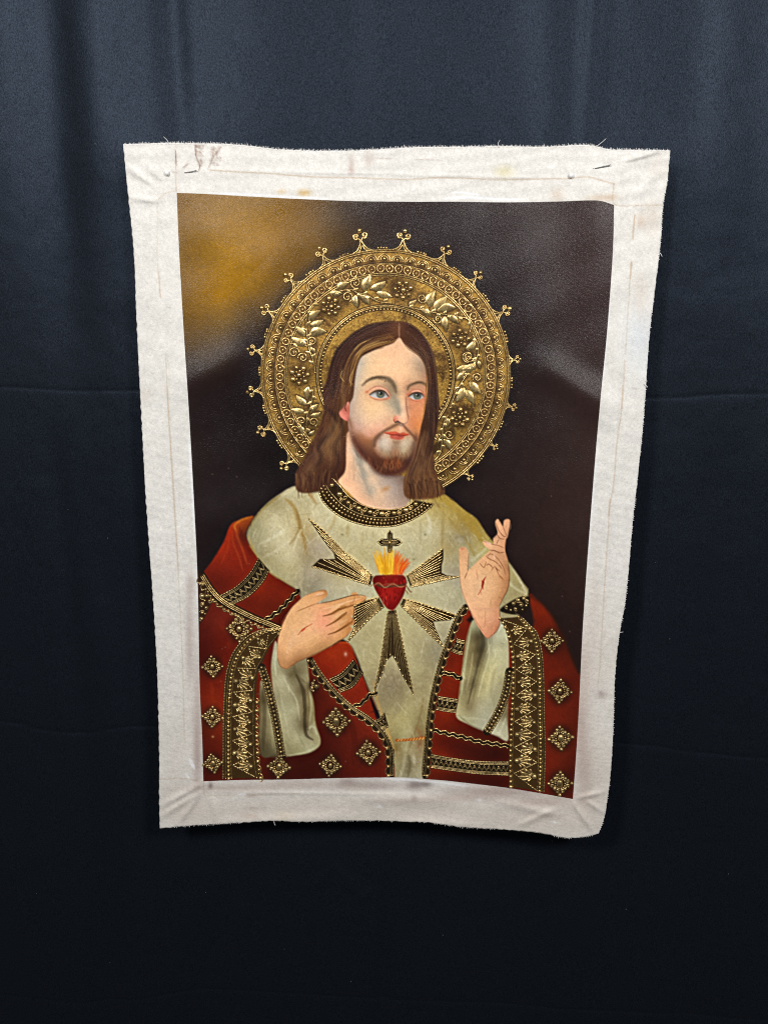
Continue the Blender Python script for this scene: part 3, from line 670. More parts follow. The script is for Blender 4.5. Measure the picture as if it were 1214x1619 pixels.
ROSETTES = [(BL, 138, 280, .95), (BL, 138, 582, .88), (BL, 140, 860, .88), (BL, 535, 880, .98), (BL, 843, 872, 1.0), (BL, 1072, 795, 1.12), (BL, 880, 610, 1.18), (SL, 297, 888, 1.12), (BR, 1032, 125, 1.05), (BR, 1080, 428, 1.1), (BR, 1083, 708, 1.1), (BR, 1080, 980, 1.05)]
for o, x, y, s in ROSETTES:
    blob(o, x, y, 66 * s, 74 * s, (34, 16, 11), .85, hard=2.2)
blob(BL, 745, 395, 34, 40, (30, 14, 11), .85, hard=2)
# collar
COL_IN = fr(SL, [(858, -18), (905, 30), (960, 95), (1050, 148), (1150, 170), (1240, 168), (1300, 150), (1345, 115)])
COL_OUT = fr(SL, [(772, 62), (800, 128), (880, 202), (980, 250), (1100, 275), (1230, 272), (1340, 232), (1420, 180), (1465, 138)])

# ---- neck
NECKP = [(318, 840), (300, 1000), (290, 1150), (235, 1240), (330, 1345), (450, 1450), (600, 1490), (740, 1460), (790, 1350), (745, 1230), (600, 1205), (470, 1110), (380, 1010)]
fill(FACE, NECKP,
     [(325, 950, (206, 160, 124)), (340, 1080, (216, 170, 134)), (310, 1250, (222, 172, 134)), (370, 1180, (206, 166, 132)), (390, 1300, (218, 172, 136)), (380, 1040, (176, 158, 138)), (420, 1120, (150, 140, 124)), (450, 1220, (158, 146, 128)), (500, 1340, (168, 152, 132)), (470, 1150, (186, 164, 138)), (510, 1240, (204, 172, 140)), (560, 1350, (210, 172, 138)), (540, 1180, (140, 122, 110)), (620, 1240, (146, 128, 116)), (590, 1300, (176, 154, 134)), (680, 1300, (150, 132, 120)), (720, 1340, (140, 118, 104)), (640, 1390, (176, 152, 132)), (450, 1390, (206, 162, 128)), (720, 1250, (116, 92, 78))], soft=2)
CLIP[0] = None
stroke(FACE, [(370, 990), (410, 1110), (440, 1230), (490, 1360)], 5, (136, 128, 114), .5, soft=7)
stroke(FACE, [(430, 1090), (500, 1230), (580, 1380)], 4, (214, 180, 146), .45, soft=6)
blob(FACE, 605, 1320, 34, 18, (170, 116, 66), .6, rot=-.4)
# collar ground
_cp = np.concatenate([spline(COL_IN, False, 6), spline(COL_OUT, False, 6)[::-1]])
_m = mask_poly(_cp, 1.2)
put(_m[0], _m[1], np.array((38, 26, 13)) / 255, 0)

# ---- hair mass
HAIR = [(690, 84), (600, 86), (480, 108), (380, 160), (290, 235), (230, 310), (195, 420), (170, 520), (142, 590), (150, 680), (152, 760), (118, 850), (70, 960), (25, 1060), (-20, 1140), (-55, 1200), (-62, 1290), (-30, 1345), (60, 1350), (150, 1330), (220, 1290), (270, 1240), (310, 1175), (315, 1000), (330, 900), (420, 900), (700, 900), (840, 940), (830, 1000), (812, 1100), (775, 1180), (742, 1240), (738, 1340), (760, 1385), (830, 1400), (960, 1390), (1040, 1350), (1005, 1290), (968, 1160), (958, 1010), (985, 870), (1000, 720), (988, 570), (972, 400), (930, 262), (850, 150), (770, 97)]
HS = [(690, 120, (96, 64, 46)), (600, 110, (58, 36, 28)), (480, 150, (52, 32, 26)), (560, 180, (70, 44, 30)), (400, 220, (56, 34, 27)), (300, 280, (46, 28, 24)), (260, 400, (50, 31, 26)), (230, 550, (56, 35, 28)), (280, 480, (72, 46, 34)), (180, 640, (66, 42, 32)), (250, 650, (82, 54, 36)), (200, 760, (74, 48, 36)), (240, 860, (92, 62, 40)), (140, 900, (80, 54, 40)), (200, 980, (100, 70, 46)), (280, 1000, (76, 50, 38)), (60, 1050, (74, 48, 38)), (140, 1120, (78, 52, 40)), (250, 1150, (74, 48, 38)), (20, 1200, (78, 52, 42)), (100, 1270, (62, 40, 34)), (180, 1280, (50, 31, 28)), (-20, 1300, (74, 50, 42)), (40, 1330, (80, 56, 44)),
      (780, 130, (60, 38, 29)), (850, 230, (66, 42, 32)), (930, 350, (62, 39, 30)), (950, 500, (64, 41, 31)), (950, 650, (54, 34, 28)), (960, 800, (46, 28, 24)), (900, 800, (64, 42, 30)), (900, 1000, (74, 49, 36)), (880, 900, (70, 46, 33)), (860, 1100, (82, 56, 40)), (920, 1150, (78, 53, 38)), (800, 1250, (94, 66, 46)), (900, 1280, (86, 58, 40)), (960, 1340, (98, 70, 44)), (840, 1380, (96, 68, 46))]
HS = [(x, y, (r * .96, g_ * .86, b_ * .74)) for x, y, (r, g_, b_) in HS]
fill(FACE, HAIR, HS, soft=2.2)
HRM = full_mask(FACE, HAIR, 3)
CLIP[0] = HRM
WV = 2.6
GH = [(120, 84, 44), (146, 106, 56), (100, 68, 38)]
DH = [(40, 24, 20), (50, 31, 25)]
for i, (gd, n, sp, w, cs, a) in enumerate((
        ([(690, 110), (560, 130), (430, 190), (330, 280), (260, 400), (220, 540), (180, 700), (140, 860), (60, 1010)], 46, 9, 1.6, DH + [(84, 54, 38)], .5),
        ([(300, 560), (270, 700), (260, 820), (240, 950), (230, 1080), (190, 1200)], 40, 10, 1.8, [(96, 66, 42), (110, 78, 50), (52, 32, 27)], .45),
        ([(250, 760), (200, 900), (130, 1050), (60, 1150), (0, 1250)], 40, 12, 1.8, [(92, 64, 48), (104, 74, 52), (54, 34, 29)], .45),
        ([(740, 120), (840, 200), (920, 330), (955, 480), (960, 650), (950, 850), (920, 1050), (900, 1200), (940, 1320)], 46, 9, 1.6, DH + [(92, 62, 42), (104, 74, 48)], .5),
        ([(880, 850), (850, 1000), (830, 1120), (800, 1250), (790, 1360)], 34, 8, 1.6, [(104, 74, 52), (118, 86, 58), (60, 40, 32)], .5))):
    strands(FACE, gd, n, sp, w, cs, a, seed=20 + i, wave=WV)
for pts, w, c, a in (([(150, 700), (230, 790), (200, 900), (110, 1000), (130, 1100), (60, 1200)], 7, (40, 25, 21), .55), ([(260, 760), (290, 900), (230, 1010), (260, 1120), (200, 1230)], 6, (44, 28, 23), .5), ([(210, 800), (250, 900), (180, 1000), (200, 1090)], 6, (120, 86, 50), .45), ([(120, 900), (80, 1010), (100, 1100), (30, 1180), (0, 1280)], 5, (106, 74, 52), .4),
                     ([(300, 480), (280, 600), (300, 700), (260, 800)], 5, (110, 76, 44), .45), ([(250, 430), (230, 560), (210, 650)], 5, (36, 22, 19), .5), ([(940, 560), (955, 700), (930, 850), (945, 980), (910, 1100)], 6, (40, 25, 21), .55), ([(900, 900), (870, 1010), (890, 1110), (850, 1220), (870, 1320)], 5, (112, 80, 52), .4), ([(950, 1050), (920, 1150), (960, 1260), (1000, 1330)], 5, (120, 86, 50), .4), ([(830, 1130), (790, 1230), (800, 1330)], 5, (52, 33, 26), .5)):
    stroke(FACE, pts, w, c, a, soft=5)
for (x, y, r) in ((200, 880, 50), (220, 980, 60), (170, 1060, 45), (60, 1180, 50), (860, 1180, 30), (850, 1290, 36), (900, 1240, 30)):
    blob(FACE, x, y, r, r * 1.2, (122, 88, 52), .30)
CLIP[0] = None
g = random.Random(51)
for k in range(80):
    t = k / 79
    if k % 2:
        x, y = -60 + 300 * t, 1330 - 40 * t + g.uniform(-40, 10)
        q = [(x, y - 90), (x + g.uniform(-20, 20), y - 30), (x + g.uniform(-26, 16), y + g.uniform(10, 60))]
    else:
        x, y = 770 + 270 * t, 1385 - 30 * t + g.uniform(-30, 6)
        q = [(x - 10, y - 100), (x + g.uniform(-20, 20), y - 40), (x + g.uniform(-10, 30), y + g.uniform(8, 50))]
    stroke(FACE, q, (2.4, 2.6, .6), g.choice([(62, 37, 26), (84, 54, 34), (104, 72, 44), (48, 28, 21)]), g.uniform(.35, .7), soft=1.6)
for k in range(30):      # wisps along the outer contour
    t = k / 29
    x, y = (150 - 190 * max(0, t - .4) / .6, 640 + 560 * t)
    stroke(FACE, [(x + 30, y - 60), (x + g.uniform(-6, 12), y), (x + g.uniform(-18, 6), y + 50)], (1.8, 2, .6), g.choice([(62, 37, 26), (92, 60, 38), (48, 28, 21)]), g.uniform(.3, .6), soft=1.6)
# ---- face
FACEP = [(706, 205), (660, 245), (590, 272), (490, 312), (425, 352), (395, 425), (380, 520), (366, 640), (340, 700), (330, 800), (332, 870), (352, 950), (400, 1050), (470, 1120), (525, 1180), (600, 1212), (690, 1212), (765, 1170), (812, 1090), (835, 985), (852, 925), (872, 830), (890, 750), (903, 650), (914, 560), (912, 460), (898, 385), (850, 325), (785, 282), (738, 245)]
FS = [(700, 250, (210, 168, 140)), (640, 300, (220, 176, 146)), (560, 320, (216, 178, 146)), (480, 350, (204, 176, 148)), (430, 400, (176, 162, 150)), (405, 480, (176, 160, 148)), (470, 430, (212, 182, 150)), (395, 570, (180, 162, 148)), (440, 530, (206, 178, 150)), (560, 400, (224, 184, 150)), (660, 380, (224, 180, 148)), (640, 470, (226, 182, 150)), (780, 330, (212, 174, 146)), (740, 420, (222, 178, 146)), (830, 380, (176, 150, 130)), (870, 430, (150, 124, 106)), (890, 500, (140, 108, 88)), (800, 470, (206, 170, 140)), (840, 510, (186, 150, 122)), (700, 520, (224, 178, 146)),
      (380, 660, (178, 156, 144)), (420, 640, (206, 174, 146)), (470, 560, (206, 168, 136)), (360, 760, (176, 150, 138)), (400, 740, (200, 172, 152)), (460, 700, (218, 182, 148)), (520, 700, (224, 186, 150)), (500, 780, (222, 186, 152)), (580, 720, (218, 182, 150)), (420, 830, (196, 166, 150)), (480, 850, (214, 174, 150)), (560, 800, (216, 180, 152)), (600, 790, (210, 172, 146)), (560, 860, (214, 166, 146)), (400, 890, (176, 138, 122)), (460, 910, (196, 148, 128)), (520, 900, (204, 152, 130)), (640, 740, (200, 172, 146)), (630, 820, (200, 158, 132)),
      (660, 560, (132, 114, 94)), (680, 610, (146, 126, 104)), (660, 680, (158, 146, 130)), (690, 690, (148, 138, 122)), (705, 740, (156, 142, 126)), (715, 570, (212, 170, 138)), (725, 640, (222, 180, 148)), (735, 700, (224, 184, 152)), (720, 790, (214, 172, 142)), (745, 770, (216, 178, 150)), (765, 720, (164, 120, 100)), (752, 640, (196, 150, 124)), (765, 650, (164, 112, 88)), (762, 570, (160, 122, 98)), (790, 560, (172, 130, 104)),
      (800, 680, (204, 120, 82)), (840, 700, (212, 128, 84)), (880, 690, (190, 110, 66)), (800, 760, (206, 118, 76)), (840, 780, (214, 122, 70)), (870, 780, (196, 118, 58)), (830, 850, (206, 104, 40)), (850, 890, (176, 96, 40)), (800, 840, (196, 106, 62)), (780, 800, (196, 130, 96)),
      (720, 880, (214, 160, 128)), (680, 870, (196, 144, 112)), (760, 890, (180, 120, 88)), (640, 900, (190, 140, 110)), (800, 900, (170, 104, 66))]
FS = [(x, y, (r * .985, g_ * .965, b_ * .90) if b_ > 90 else (r * .50 + 92, g_ * .50 + 66, b_ * .50 + 48)) for x, y, (r, g_, b_) in FS]
fill(FACE, FACEP, FS, soft=1.8)
# ear
fill(FACE, [(335, 680), (298, 712), (264, 755), (280, 795), (325, 818), (338, 780)], [(310, 730, (150, 76, 60)), (290, 770, (204, 122, 104)), (320, 800, (196, 110, 96)), (325, 700, (190, 120, 100))], soft=1.6)
stroke(FACE, [(318, 690), (305, 720), (318, 750)], 2, (96, 48, 38), .8)
# beard
BEARD = [(334, 800), (340, 880), (360, 975), (420, 1075), (480, 1130), (532, 1192), (600, 1224), (690, 1222), (768, 1180), (812, 1105), (838, 1000), (842, 935), (822, 915), (800, 990), (780, 1060), (730, 1090), (690, 1075), (660, 1075), (600, 1085), (545, 1050), (520, 985), (530, 935), (480, 945), (420, 905), (365, 845)]
fill(FACE, BEARD, [(338, 850, (112, 72, 52)), (380, 900, (150, 106, 80)), (360, 950, (84, 50, 38)), (430, 950, (140, 90, 60)), (420, 1040, (74, 42, 33)), (480, 980, (134, 86, 56)), (500, 1060, (96, 58, 40)), (520, 1000, (120, 80, 54)), (500, 1130, (66, 36, 29)), (560, 1110, (78, 44, 30)), (600, 1190, (66, 36, 29)), (640, 1130, (92, 48, 30)), (700, 1140, (100, 52, 30)), (700, 1200, (70, 38, 30)), (760, 1120, (66, 38, 30)), (790, 1060, (80, 50, 38)), (825, 980, (92, 58, 42)), (835, 930, (110, 66, 44))], soft=6)
blob(FACE, 392, 862, 40, 40, (190, 150, 132), .6)
g = random.Random(5)
CLIP[0] = full_mask(FACE, BEARD, 7)
for k in range(260):      # beard hairs
    t = g.random()
    x = 340 + 490 * t
    y = 860 + 330 * math.sin(math.pi * (0.12 + 0.80 * t)) ** .8 + g.uniform(-80, 0) * (1 if .2 < t < .85 else .5)
    l = g.uniform(25, 55)
    c = g.choice([(60, 34, 26), (96, 58, 38), (122, 76, 46), (140, 92, 58)] if .25 < t < .85 else [(70, 42, 32), (104, 66, 44)])
    stroke(FACE, [(x, y), (x + g.uniform(-8, 8) + (t - .5) * -10, y + l * .5), (x + g.uniform(-12, 12) + (.5 - t) * 26, y + l)], 1.1, c, g.uniform(.15, .42), soft=1)
CLIP[0] = None
for (x, y) in ((620, 1120), (700, 1110), (700, 1150), (640, 1165), (600, 1140)):
    stroke(FACE, [(x, y - 30), (x - 6, y), (x + 4, y + 24)], 2.0, (146, 78, 40), .4, soft=1.8)
# pale chin
fill(FACE, [(540, 960), (580, 925), (650, 940), (680, 965), (740, 945), (800, 935), (812, 975), (790, 1050), (745, 1090), (700, 1075), (680, 1050), (640, 1085), (580, 1070), (545, 1020)],
     [(580, 980, (190, 186, 172)), (620, 1020, (182, 172, 152)), (640, 960, (190, 172, 150)), (570, 1040, (140, 128, 106)), (630, 1070, (120, 100, 74)), (680, 1000, (140, 118, 96)), (683, 1050, (104, 78, 56)), (740, 980, (196, 188, 164)), (730, 1040, (180, 170, 140)), (790, 970, (170, 156, 130)), (780, 1030, (140, 124, 98)), (745, 1080, (116, 96, 70)), (700, 970, (150, 128, 104))], soft=9, alpha=.74)
g = random.Random(15)
for k in range(60):
    x = g.uniform(560, 790)
    y = 1060 + g.uniform(-10, 34) - abs(x - 680) * .12
    stroke(FACE, [(x, y - 18), (x + (680 - x) * .04, y + 16)], .9, g.choice([(116, 90, 64), (98, 70, 50), (150, 130, 100)]), .3)
# brows
stroke(FF, [(98, 298), (160, 240), (240, 210), (320, 204), (400, 220), (450, 262), (485, 320), (500, 380)], (2, 3.8, 5.2, 5.8, 7, 7, 5, 2), (92, 74, 54), .8, soft=4)
stroke(FF, [(120, 275), (200, 222), (290, 198), (370, 205)], (1, 2.4, 2.8, 1.5), (84, 62, 40), .7, soft=2)
stroke(FF, [(640, 345), (660, 305), (720, 275), (790, 262), (850, 285), (880, 330)], (3, 4.2, 4.4, 4.8, 4.6, 2.4), (98, 76, 54), .8, soft=3)
stroke(FF, [(690, 285), (760, 262), (830, 270)], (1, 2, 1), (84, 60, 38), .7, soft=1.6)
g = random.Random(3)
for k in range(40):
    t = g.random()
    x, y = 130 + 270 * t, 250 - 50 * math.sin(math.pi * min(1, t * 1.05 + .1)) + g.uniform(-6, 8)
    stroke(FF, [(x, y + 6), (x + 16, y - 6)], .8, (84, 64, 44), .25)
# eyes
for e in (dict(sh=(290, 395, 130, 70), white=[(178, 410), (215, 385), (260, 366), (320, 360), (370, 378), (408, 432), (360, 446), (300, 452), (240, 442), (200, 428)], ir=(316, 402, 45), lid=[(182, 408), (215, 384), (260, 363), (320, 356), (370, 374), (412, 428)], crease=[(150, 378), (215, 332), (285, 310), (355, 330), (415, 382), (440, 420)], low=[(190, 432), (250, 460), (320, 470), (390, 458), (425, 430)], corner=(152, 376), inner=(408, 440)),
          dict(sh=(752, 420, 100, 66), white=[(652, 430), (682, 406), (720, 390), (770, 388), (812, 402), (832, 428), (812, 452), (780, 466), (728, 468), (688, 455)], ir=(757, 424, 43), lid=[(645, 432), (680, 404), (720, 386), (770, 384), (812, 398), (836, 430)], crease=[(645, 405), (690, 366), (742, 350), (802, 362), (848, 415)], low=[(670, 458), (720, 482), (775, 486), (825, 466)], corner=(646, 412), inner=(838, 440))):
    x, y, rx, ry = e['sh']
    blob(FF, x, y, rx, ry, (186, 122, 94), .6)
    blob(FF, x + rx * .2, y - ry * 1.1, rx * .75, ry * .6, (176, 132, 104), .45)
    stroke(FF, e['crease'], (1, 2.2, 2, 2.2, 1.6), (150, 84, 62), .55, soft=1.8)
    off = [(px, py + 14) for px, py in e['crease'][1:-1]]
    stroke(FF, off, 3, (220, 164, 136), .6, soft=2.5)
    stroke(FF, e['low'], (1, 2, 2.6, 3.4, 2.4), (184, 104, 74), .5, soft=2.6)
    blob(FF, e['corner'][0], e['corner'][1], 22, 18, (176, 84, 50), .55)
    blob(FF, e['inner'][0], e['inner'][1], 22, 20, (190, 104, 78), .5)
    fill(FF, e['white'], [(x - 100, y + 12, (140, 128, 122)), (x - 62, y + 18, (184, 178, 170)), (x + 66, y + 28, (180, 172, 164)), (x + 100, y + 20, (150, 130, 122)), (x, y - 20, (110, 100, 94))], soft=.9)
    wm = full_mask(FF, e['white'], .9)
    CLIP[0] = wm
    ix, iy, ir = e['ir']
    blob(FF, ix, iy, ir * 1.12, ir * 1.12, (56, 58, 50), .97, hard=3.2)
    blob(FF, ix - 4, iy + 10, ir * .78, ir * .74, (110, 110, 90), .85, hard=2)
    blob(FF, ix + 3, iy - 6, 20, 20, (30, 25, 20), .95, hard=3)
    stroke(FF, [(px, py + 12) for px, py in e['lid']], (1, 2.4, 3, 3, 2, 1), (70, 54, 44), .5, soft=2)
    blob(FF, ix - 12, iy - 14, 6, 6, (230, 232, 230), .9, hard=2)
    CLIP[0] = None
    stroke(FF, e['lid'], (1.0, 1.8, 2.4, 2.4, 1.8, 1.0), (66, 44, 32), .9, soft=1.4)
    stroke(FF, [(px, py + 5) for px, py in e['low'][:-1]], .8, (120, 60, 44), .4)
# nose
stroke(FF, [(470, 420), (500, 480), (525, 560), (535, 640)], (3, 6, 7, 5), (132, 122, 108), .45, soft=6)
stroke(FF, [(622, 440), (622, 520), (632, 600), (645, 670), (650, 705)], (1.4, 2.0, 2.4, 2.4, 1.6), (134, 84, 62), .6, soft=2)
fill(FF, [(470, 700), (480, 668), (510, 658), (545, 672), (552, 710), (540, 738), (500, 742), (476, 726)], [(490, 680, (198, 116, 88)), (530, 690, (218, 166, 138)), (480, 715, (176, 96, 70)), (520, 730, (190, 120, 96))], soft=2.2, alpha=.85)
stroke(FF, [(472, 705), (478, 728), (500, 745)], 1.6, (150, 78, 58), .8)
stroke(FF, [(490, 742), (520, 732), (548, 745)], (2, 3.2, 2), (76, 62, 58), .85, soft=1.2)
stroke(FF, [(548, 748), (580, 760), (615, 755), (645, 722)], (2, 3, 2.4, 1.6), (136, 110, 96), .7, soft=1.6)
blob(FF, 595, 690, 34, 40, (228, 190, 162), .45)
stroke(FF, [(575, 480), (585, 580), (592, 660)], 5, (230, 188, 156), .4, soft=6)
# moustache and lips
stroke(FF, [(555, 752), (520, 762), (455, 795), (370, 842), (300, 892), (252, 950), (238, 1020)], (2.6, 5.4, 5.2, 4.8, 5.4, 6.6, 6), (96, 64, 44), .72, soft=4)
stroke(FF, [(580, 765), (622, 815), (665, 862), (710, 905), (745, 950)], (2.4, 3.6, 3.8, 4.4, 6), (98, 62, 44), .75, soft=3.4)
stroke(FF, [(540, 765), (560, 785), (590, 775)], 2.4, (120, 100, 92), .7, soft=1.6)
fill(FF, [(358, 866), (430, 856), (490, 850), (525, 864), (555, 872), (585, 860), (622, 874), (662, 886), (610, 902), (540, 896), (450, 888)], [(400, 866, (186, 62, 34)), (490, 862, (190, 86, 62)), (590, 872, (190, 80, 52)), (640, 886, (180, 60, 34)), (540, 890, (130, 44, 34))], soft=1.4, alpha=.88)
fill(FF, [(428, 900), (450, 888), (500, 892), (545, 900), (598, 902), (592, 930), (550, 950), (490, 946), (440, 932)], [(450, 915, (168, 68, 52)), (500, 922, (190, 96, 78)), (560, 925, (184, 86, 68)), (510, 945, (160, 58, 46)), (540, 902, (124, 40, 32))], soft=1.6, alpha=.85)
blob(FF, 300, 930, 40, 60, (96, 62, 44), .35)
stroke(FF, [(370, 872), (450, 890), (510, 892), (545, 902), (600, 900), (655, 888)], (.8, 1.6, 1.4, 1.6, 1.4, .8), (116, 30, 24), .85)
blob(FF, 555, 818, 16, 26, (222, 176, 148), .6)
stroke(FF, [(470, 965), (500, 985), (540, 965)], 5, (120, 92, 74), .5, soft=5)
# forelocks
CLIP[0] = None
for i, (gd, n, sp, w, cs, a) in enumerate((
        ([(695, 215), (640, 240), (560, 258), (470, 290), (410, 335), (375, 420), (355, 520), (335, 640)], 30, 4.0, 1.7, [(120, 84, 42), (146, 106, 54), (94, 62, 34), (168, 128, 70)], .65),
        ([(690, 190), (600, 215), (500, 240), (400, 310), (340, 420), (320, 540), (310, 660)], 34, 7, 1.7, [(104, 72, 40), (130, 94, 50), (70, 44, 30)], .55),
        ([(715, 205), (770, 270), (850, 320), (900, 390), (918, 480), (912, 600), (890, 760), (862, 900)], 24, 3.2, 1.5, [(86, 56, 36), (118, 84, 48), (64, 40, 30)], .6),
        ([(760, 220), (840, 280), (900, 350), (930, 450), (935, 600), (920, 760)], 20, 5, 1.5, [(104, 74, 44), (70, 45, 33), (52, 32, 26)], .5))):
    strands(FACE, gd, n, sp, w, cs, a, jitter=2, seed=40 + i)
for pts in ([(640, 228), (540, 250), (440, 295), (385, 370)], [(560, 225), (450, 270), (380, 340)], [(370, 430), (345, 500), (350, 560)], [(500, 215), (420, 250), (370, 300)], [(290, 440), (275, 490), (300, 530)]):
    stroke(FACE, pts, 1.2, (186, 148, 84), .6)
stroke(FACE, [(908, 470), (912, 560), (905, 640), (885, 760), (872, 830)], 1.4, (176, 118, 54), .6)
stroke(FACE, [(706, 100), (704, 150), (706, 205)], 2.6, (150, 112, 84), .55, soft=2)

# ---- hand on the left, back turned to the viewer
HAND1 = [(610, 765), (650, 725), (690, 690), (750, 668), (790, 655), (818, 658), (826, 686), (800, 712), (765, 736), (850, 722), (950, 694), (975, 672), (1003, 668), (1008, 686), (1050, 690), (1060, 706), (1030, 728), (984, 752), (994, 774), (986, 802), (968, 812), (988, 836), (982, 862), (962, 870), (974, 888), (962, 908), (935, 938), (890, 962), (830, 1000), (740, 1048), (650, 1085), (615, 1112), (578, 1130), (545, 1110), (526, 1060), (526, 985), (542, 905), (572, 830)]
fill(SL, HAND1, [(620, 800, (216, 163, 112)), (700, 740, (214, 161, 110)), (780, 690, (206, 151, 99)), (815, 672, (176, 120, 71)), (660, 860, (220, 167, 117)), (580, 900, (218, 167, 117)), (720, 820, (222, 169, 121)), (800, 790, (226, 157, 114)), (800, 850, (222, 147, 112)), (820, 900, (220, 157, 115)), (880, 760, (212, 159, 106)), (960, 715, (206, 151, 97)), (1040, 700, (188, 133, 80)), (900, 810, (206, 153, 99)), (960, 770, (196, 137, 84)), (920, 850, (200, 143, 90)), (965, 860, (176, 116, 66)), (900, 920, (206, 147, 95)), (940, 900, (186, 128, 75)), (760, 930, (220, 167, 117)), (650, 960, (220, 169, 121)), (560, 1000, (214, 161, 112)), (600, 1050, (206, 153, 104)), (700, 1010, (206, 153, 103)), (800, 990, (180, 128, 80)), (720, 1045, (160, 112, 69)), (640, 1080, (150, 102, 62)), (570, 1110, (176, 126, 82)), (540, 1040, (190, 139, 93))], soft=1.5)
for pts, w, c, a in (([(640, 785), (700, 760), (765, 735)], 1.6, (146, 92, 50), .7), ([(765, 738), (850, 722), (950, 694), (1005, 684), (1052, 690)], 1.6, (104, 66, 38), .85), ([(985, 752), (1030, 730), (1060, 706)], 1.6, (104, 66, 38), .85), ([(800, 770), (880, 748), (960, 722), (1030, 704)], 2.2, (230, 186, 142), .5), ([(800, 812), (850, 798), (900, 770), (985, 745)], (1.4, 3.2, 4.2, 2.4), (130, 80, 36), .92), ([(820, 872), (870, 845), (910, 815), (940, 790)], (1.4, 3.0, 4, 2.2), (130, 80, 36), .92), ([(830, 922), (880, 905), (930, 875), (975, 845)], (1.4, 2.8, 3.6, 2.2), (126, 76, 34), .92), ([(850, 770), (930, 735)], 3, (226, 182, 138), .5), ([(855, 826), (930, 785)], 3, (222, 174, 128), .5), ([(860, 876), (945, 832)], 3, (216, 166, 120), .5), ([(990, 752), (984, 800), (976, 850)], 2.2, (110, 68, 36), .7), ([(905, 758), (930, 750)], 5, (160, 106, 50), .5), ([(910, 812), (935, 800)], 5, (160, 104, 50), .5), ([(940, 860), (972, 850)], 4, (156, 98, 48), .5),
                     ([(990, 690), (985, 720), (960, 740)], 1.2, (140, 90, 50), .5), ([(960, 690), (1005, 684)], 1.2, (130, 84, 48), .6), ([(650, 925), (680, 890), (735, 858)], (.8, 2, .8), (168, 66, 34), .85), ([(670, 905), (695, 882)], 2.6, (190, 60, 38), .8), ([(985, 752), (984, 830)], 1.4, (120, 78, 44), .6), ([(970, 905), (900, 960), (800, 1015), (650, 1085), (580, 1130)], 1.6, (110, 74, 46), .6), ([(526, 1060), (545, 1112), (580, 1130)], 1.6, (130, 88, 56), .6), ([(610, 765), (560, 840), (530, 960), (526, 1050)], 1.2, (150, 104, 66), .5), ([(690, 690), (790, 655), (822, 665)], 1.2, (130, 86, 52), .55),
                     ([(640, 905), (610, 960), (580, 1040)], 5, (226, 180, 140), .35)):
    stroke(SL, pts, w, c, a, soft=1.3)
fill(SL, [(752, 690), (770, 672), (800, 668), (806, 676), (785, 690)], (214, 166, 124), soft=.8, alpha=.9)
stroke(SL, [(752, 692), (785, 690), (806, 676)], .9, (140, 88, 54), .8)
stroke(SL, [(1020, 694), (1048, 694)], 2, (204, 152, 108), .8)
# ---- raised hand on the right, palm to the viewer
HAND2 = [(480, 560), (474, 430), (484, 402), (500, 397), (520, 404), (532, 440), (530, 500), (528, 535), (580, 490), (630, 445), (655, 416), (625, 385), (617, 368), (630, 360), (660, 372), (680, 376), (682, 345), (706, 315), (694, 262), (696, 240), (712, 232), (738, 272), (745, 240), (768, 230), (781, 248), (768, 330), (757, 355), (752, 415), (768, 480), (777, 560), (770, 640), (742, 700), (716, 752), (718, 850), (702, 900), (650, 945), (600, 890), (562, 825), (540, 770), (502, 695), (485, 620)]
fill(SR, HAND2, [(495, 420, (196, 147, 104)), (515, 470, (206, 159, 115)), (495, 540, (210, 163, 119)), (540, 560, (214, 167, 123)), (520, 640, (216, 169, 126)), (560, 700, (218, 169, 126)), (600, 560, (214, 167, 123)), (600, 640, (216, 169, 126)), (660, 600, (214, 165, 119)), (700, 660, (206, 155, 110)), (650, 720, (214, 163, 119)), (720, 700, (176, 126, 84)), (760, 600, (170, 118, 77)), (740, 540, (196, 143, 99)), (700, 560, (206, 155, 110)), (640, 500, (206, 155, 110)), (680, 480, (206, 155, 112)), (740, 470, (186, 135, 95)), (760, 520, (160, 110, 73)), (700, 440, (190, 139, 99)), (660, 390, (216, 167, 125)), (720, 410, (200, 147, 106)), (735, 370, (196, 143, 104)), (700, 340, (196, 147, 110)), (710, 260, (206, 153, 114)), (740, 310, (206, 153, 114)), (765, 260, (196, 143, 106)), (760, 310, (180, 128, 92)),
               (580, 800, (216, 161, 119)), (620, 860, (214, 155, 115)), (650, 920, (196, 135, 99)), (640, 800, (214, 161, 119)), (690, 820, (200, 141, 106)), (700, 780, (190, 133, 95)), (700, 880, (176, 118, 84))], soft=1.4)
FL = (112, 64, 38)
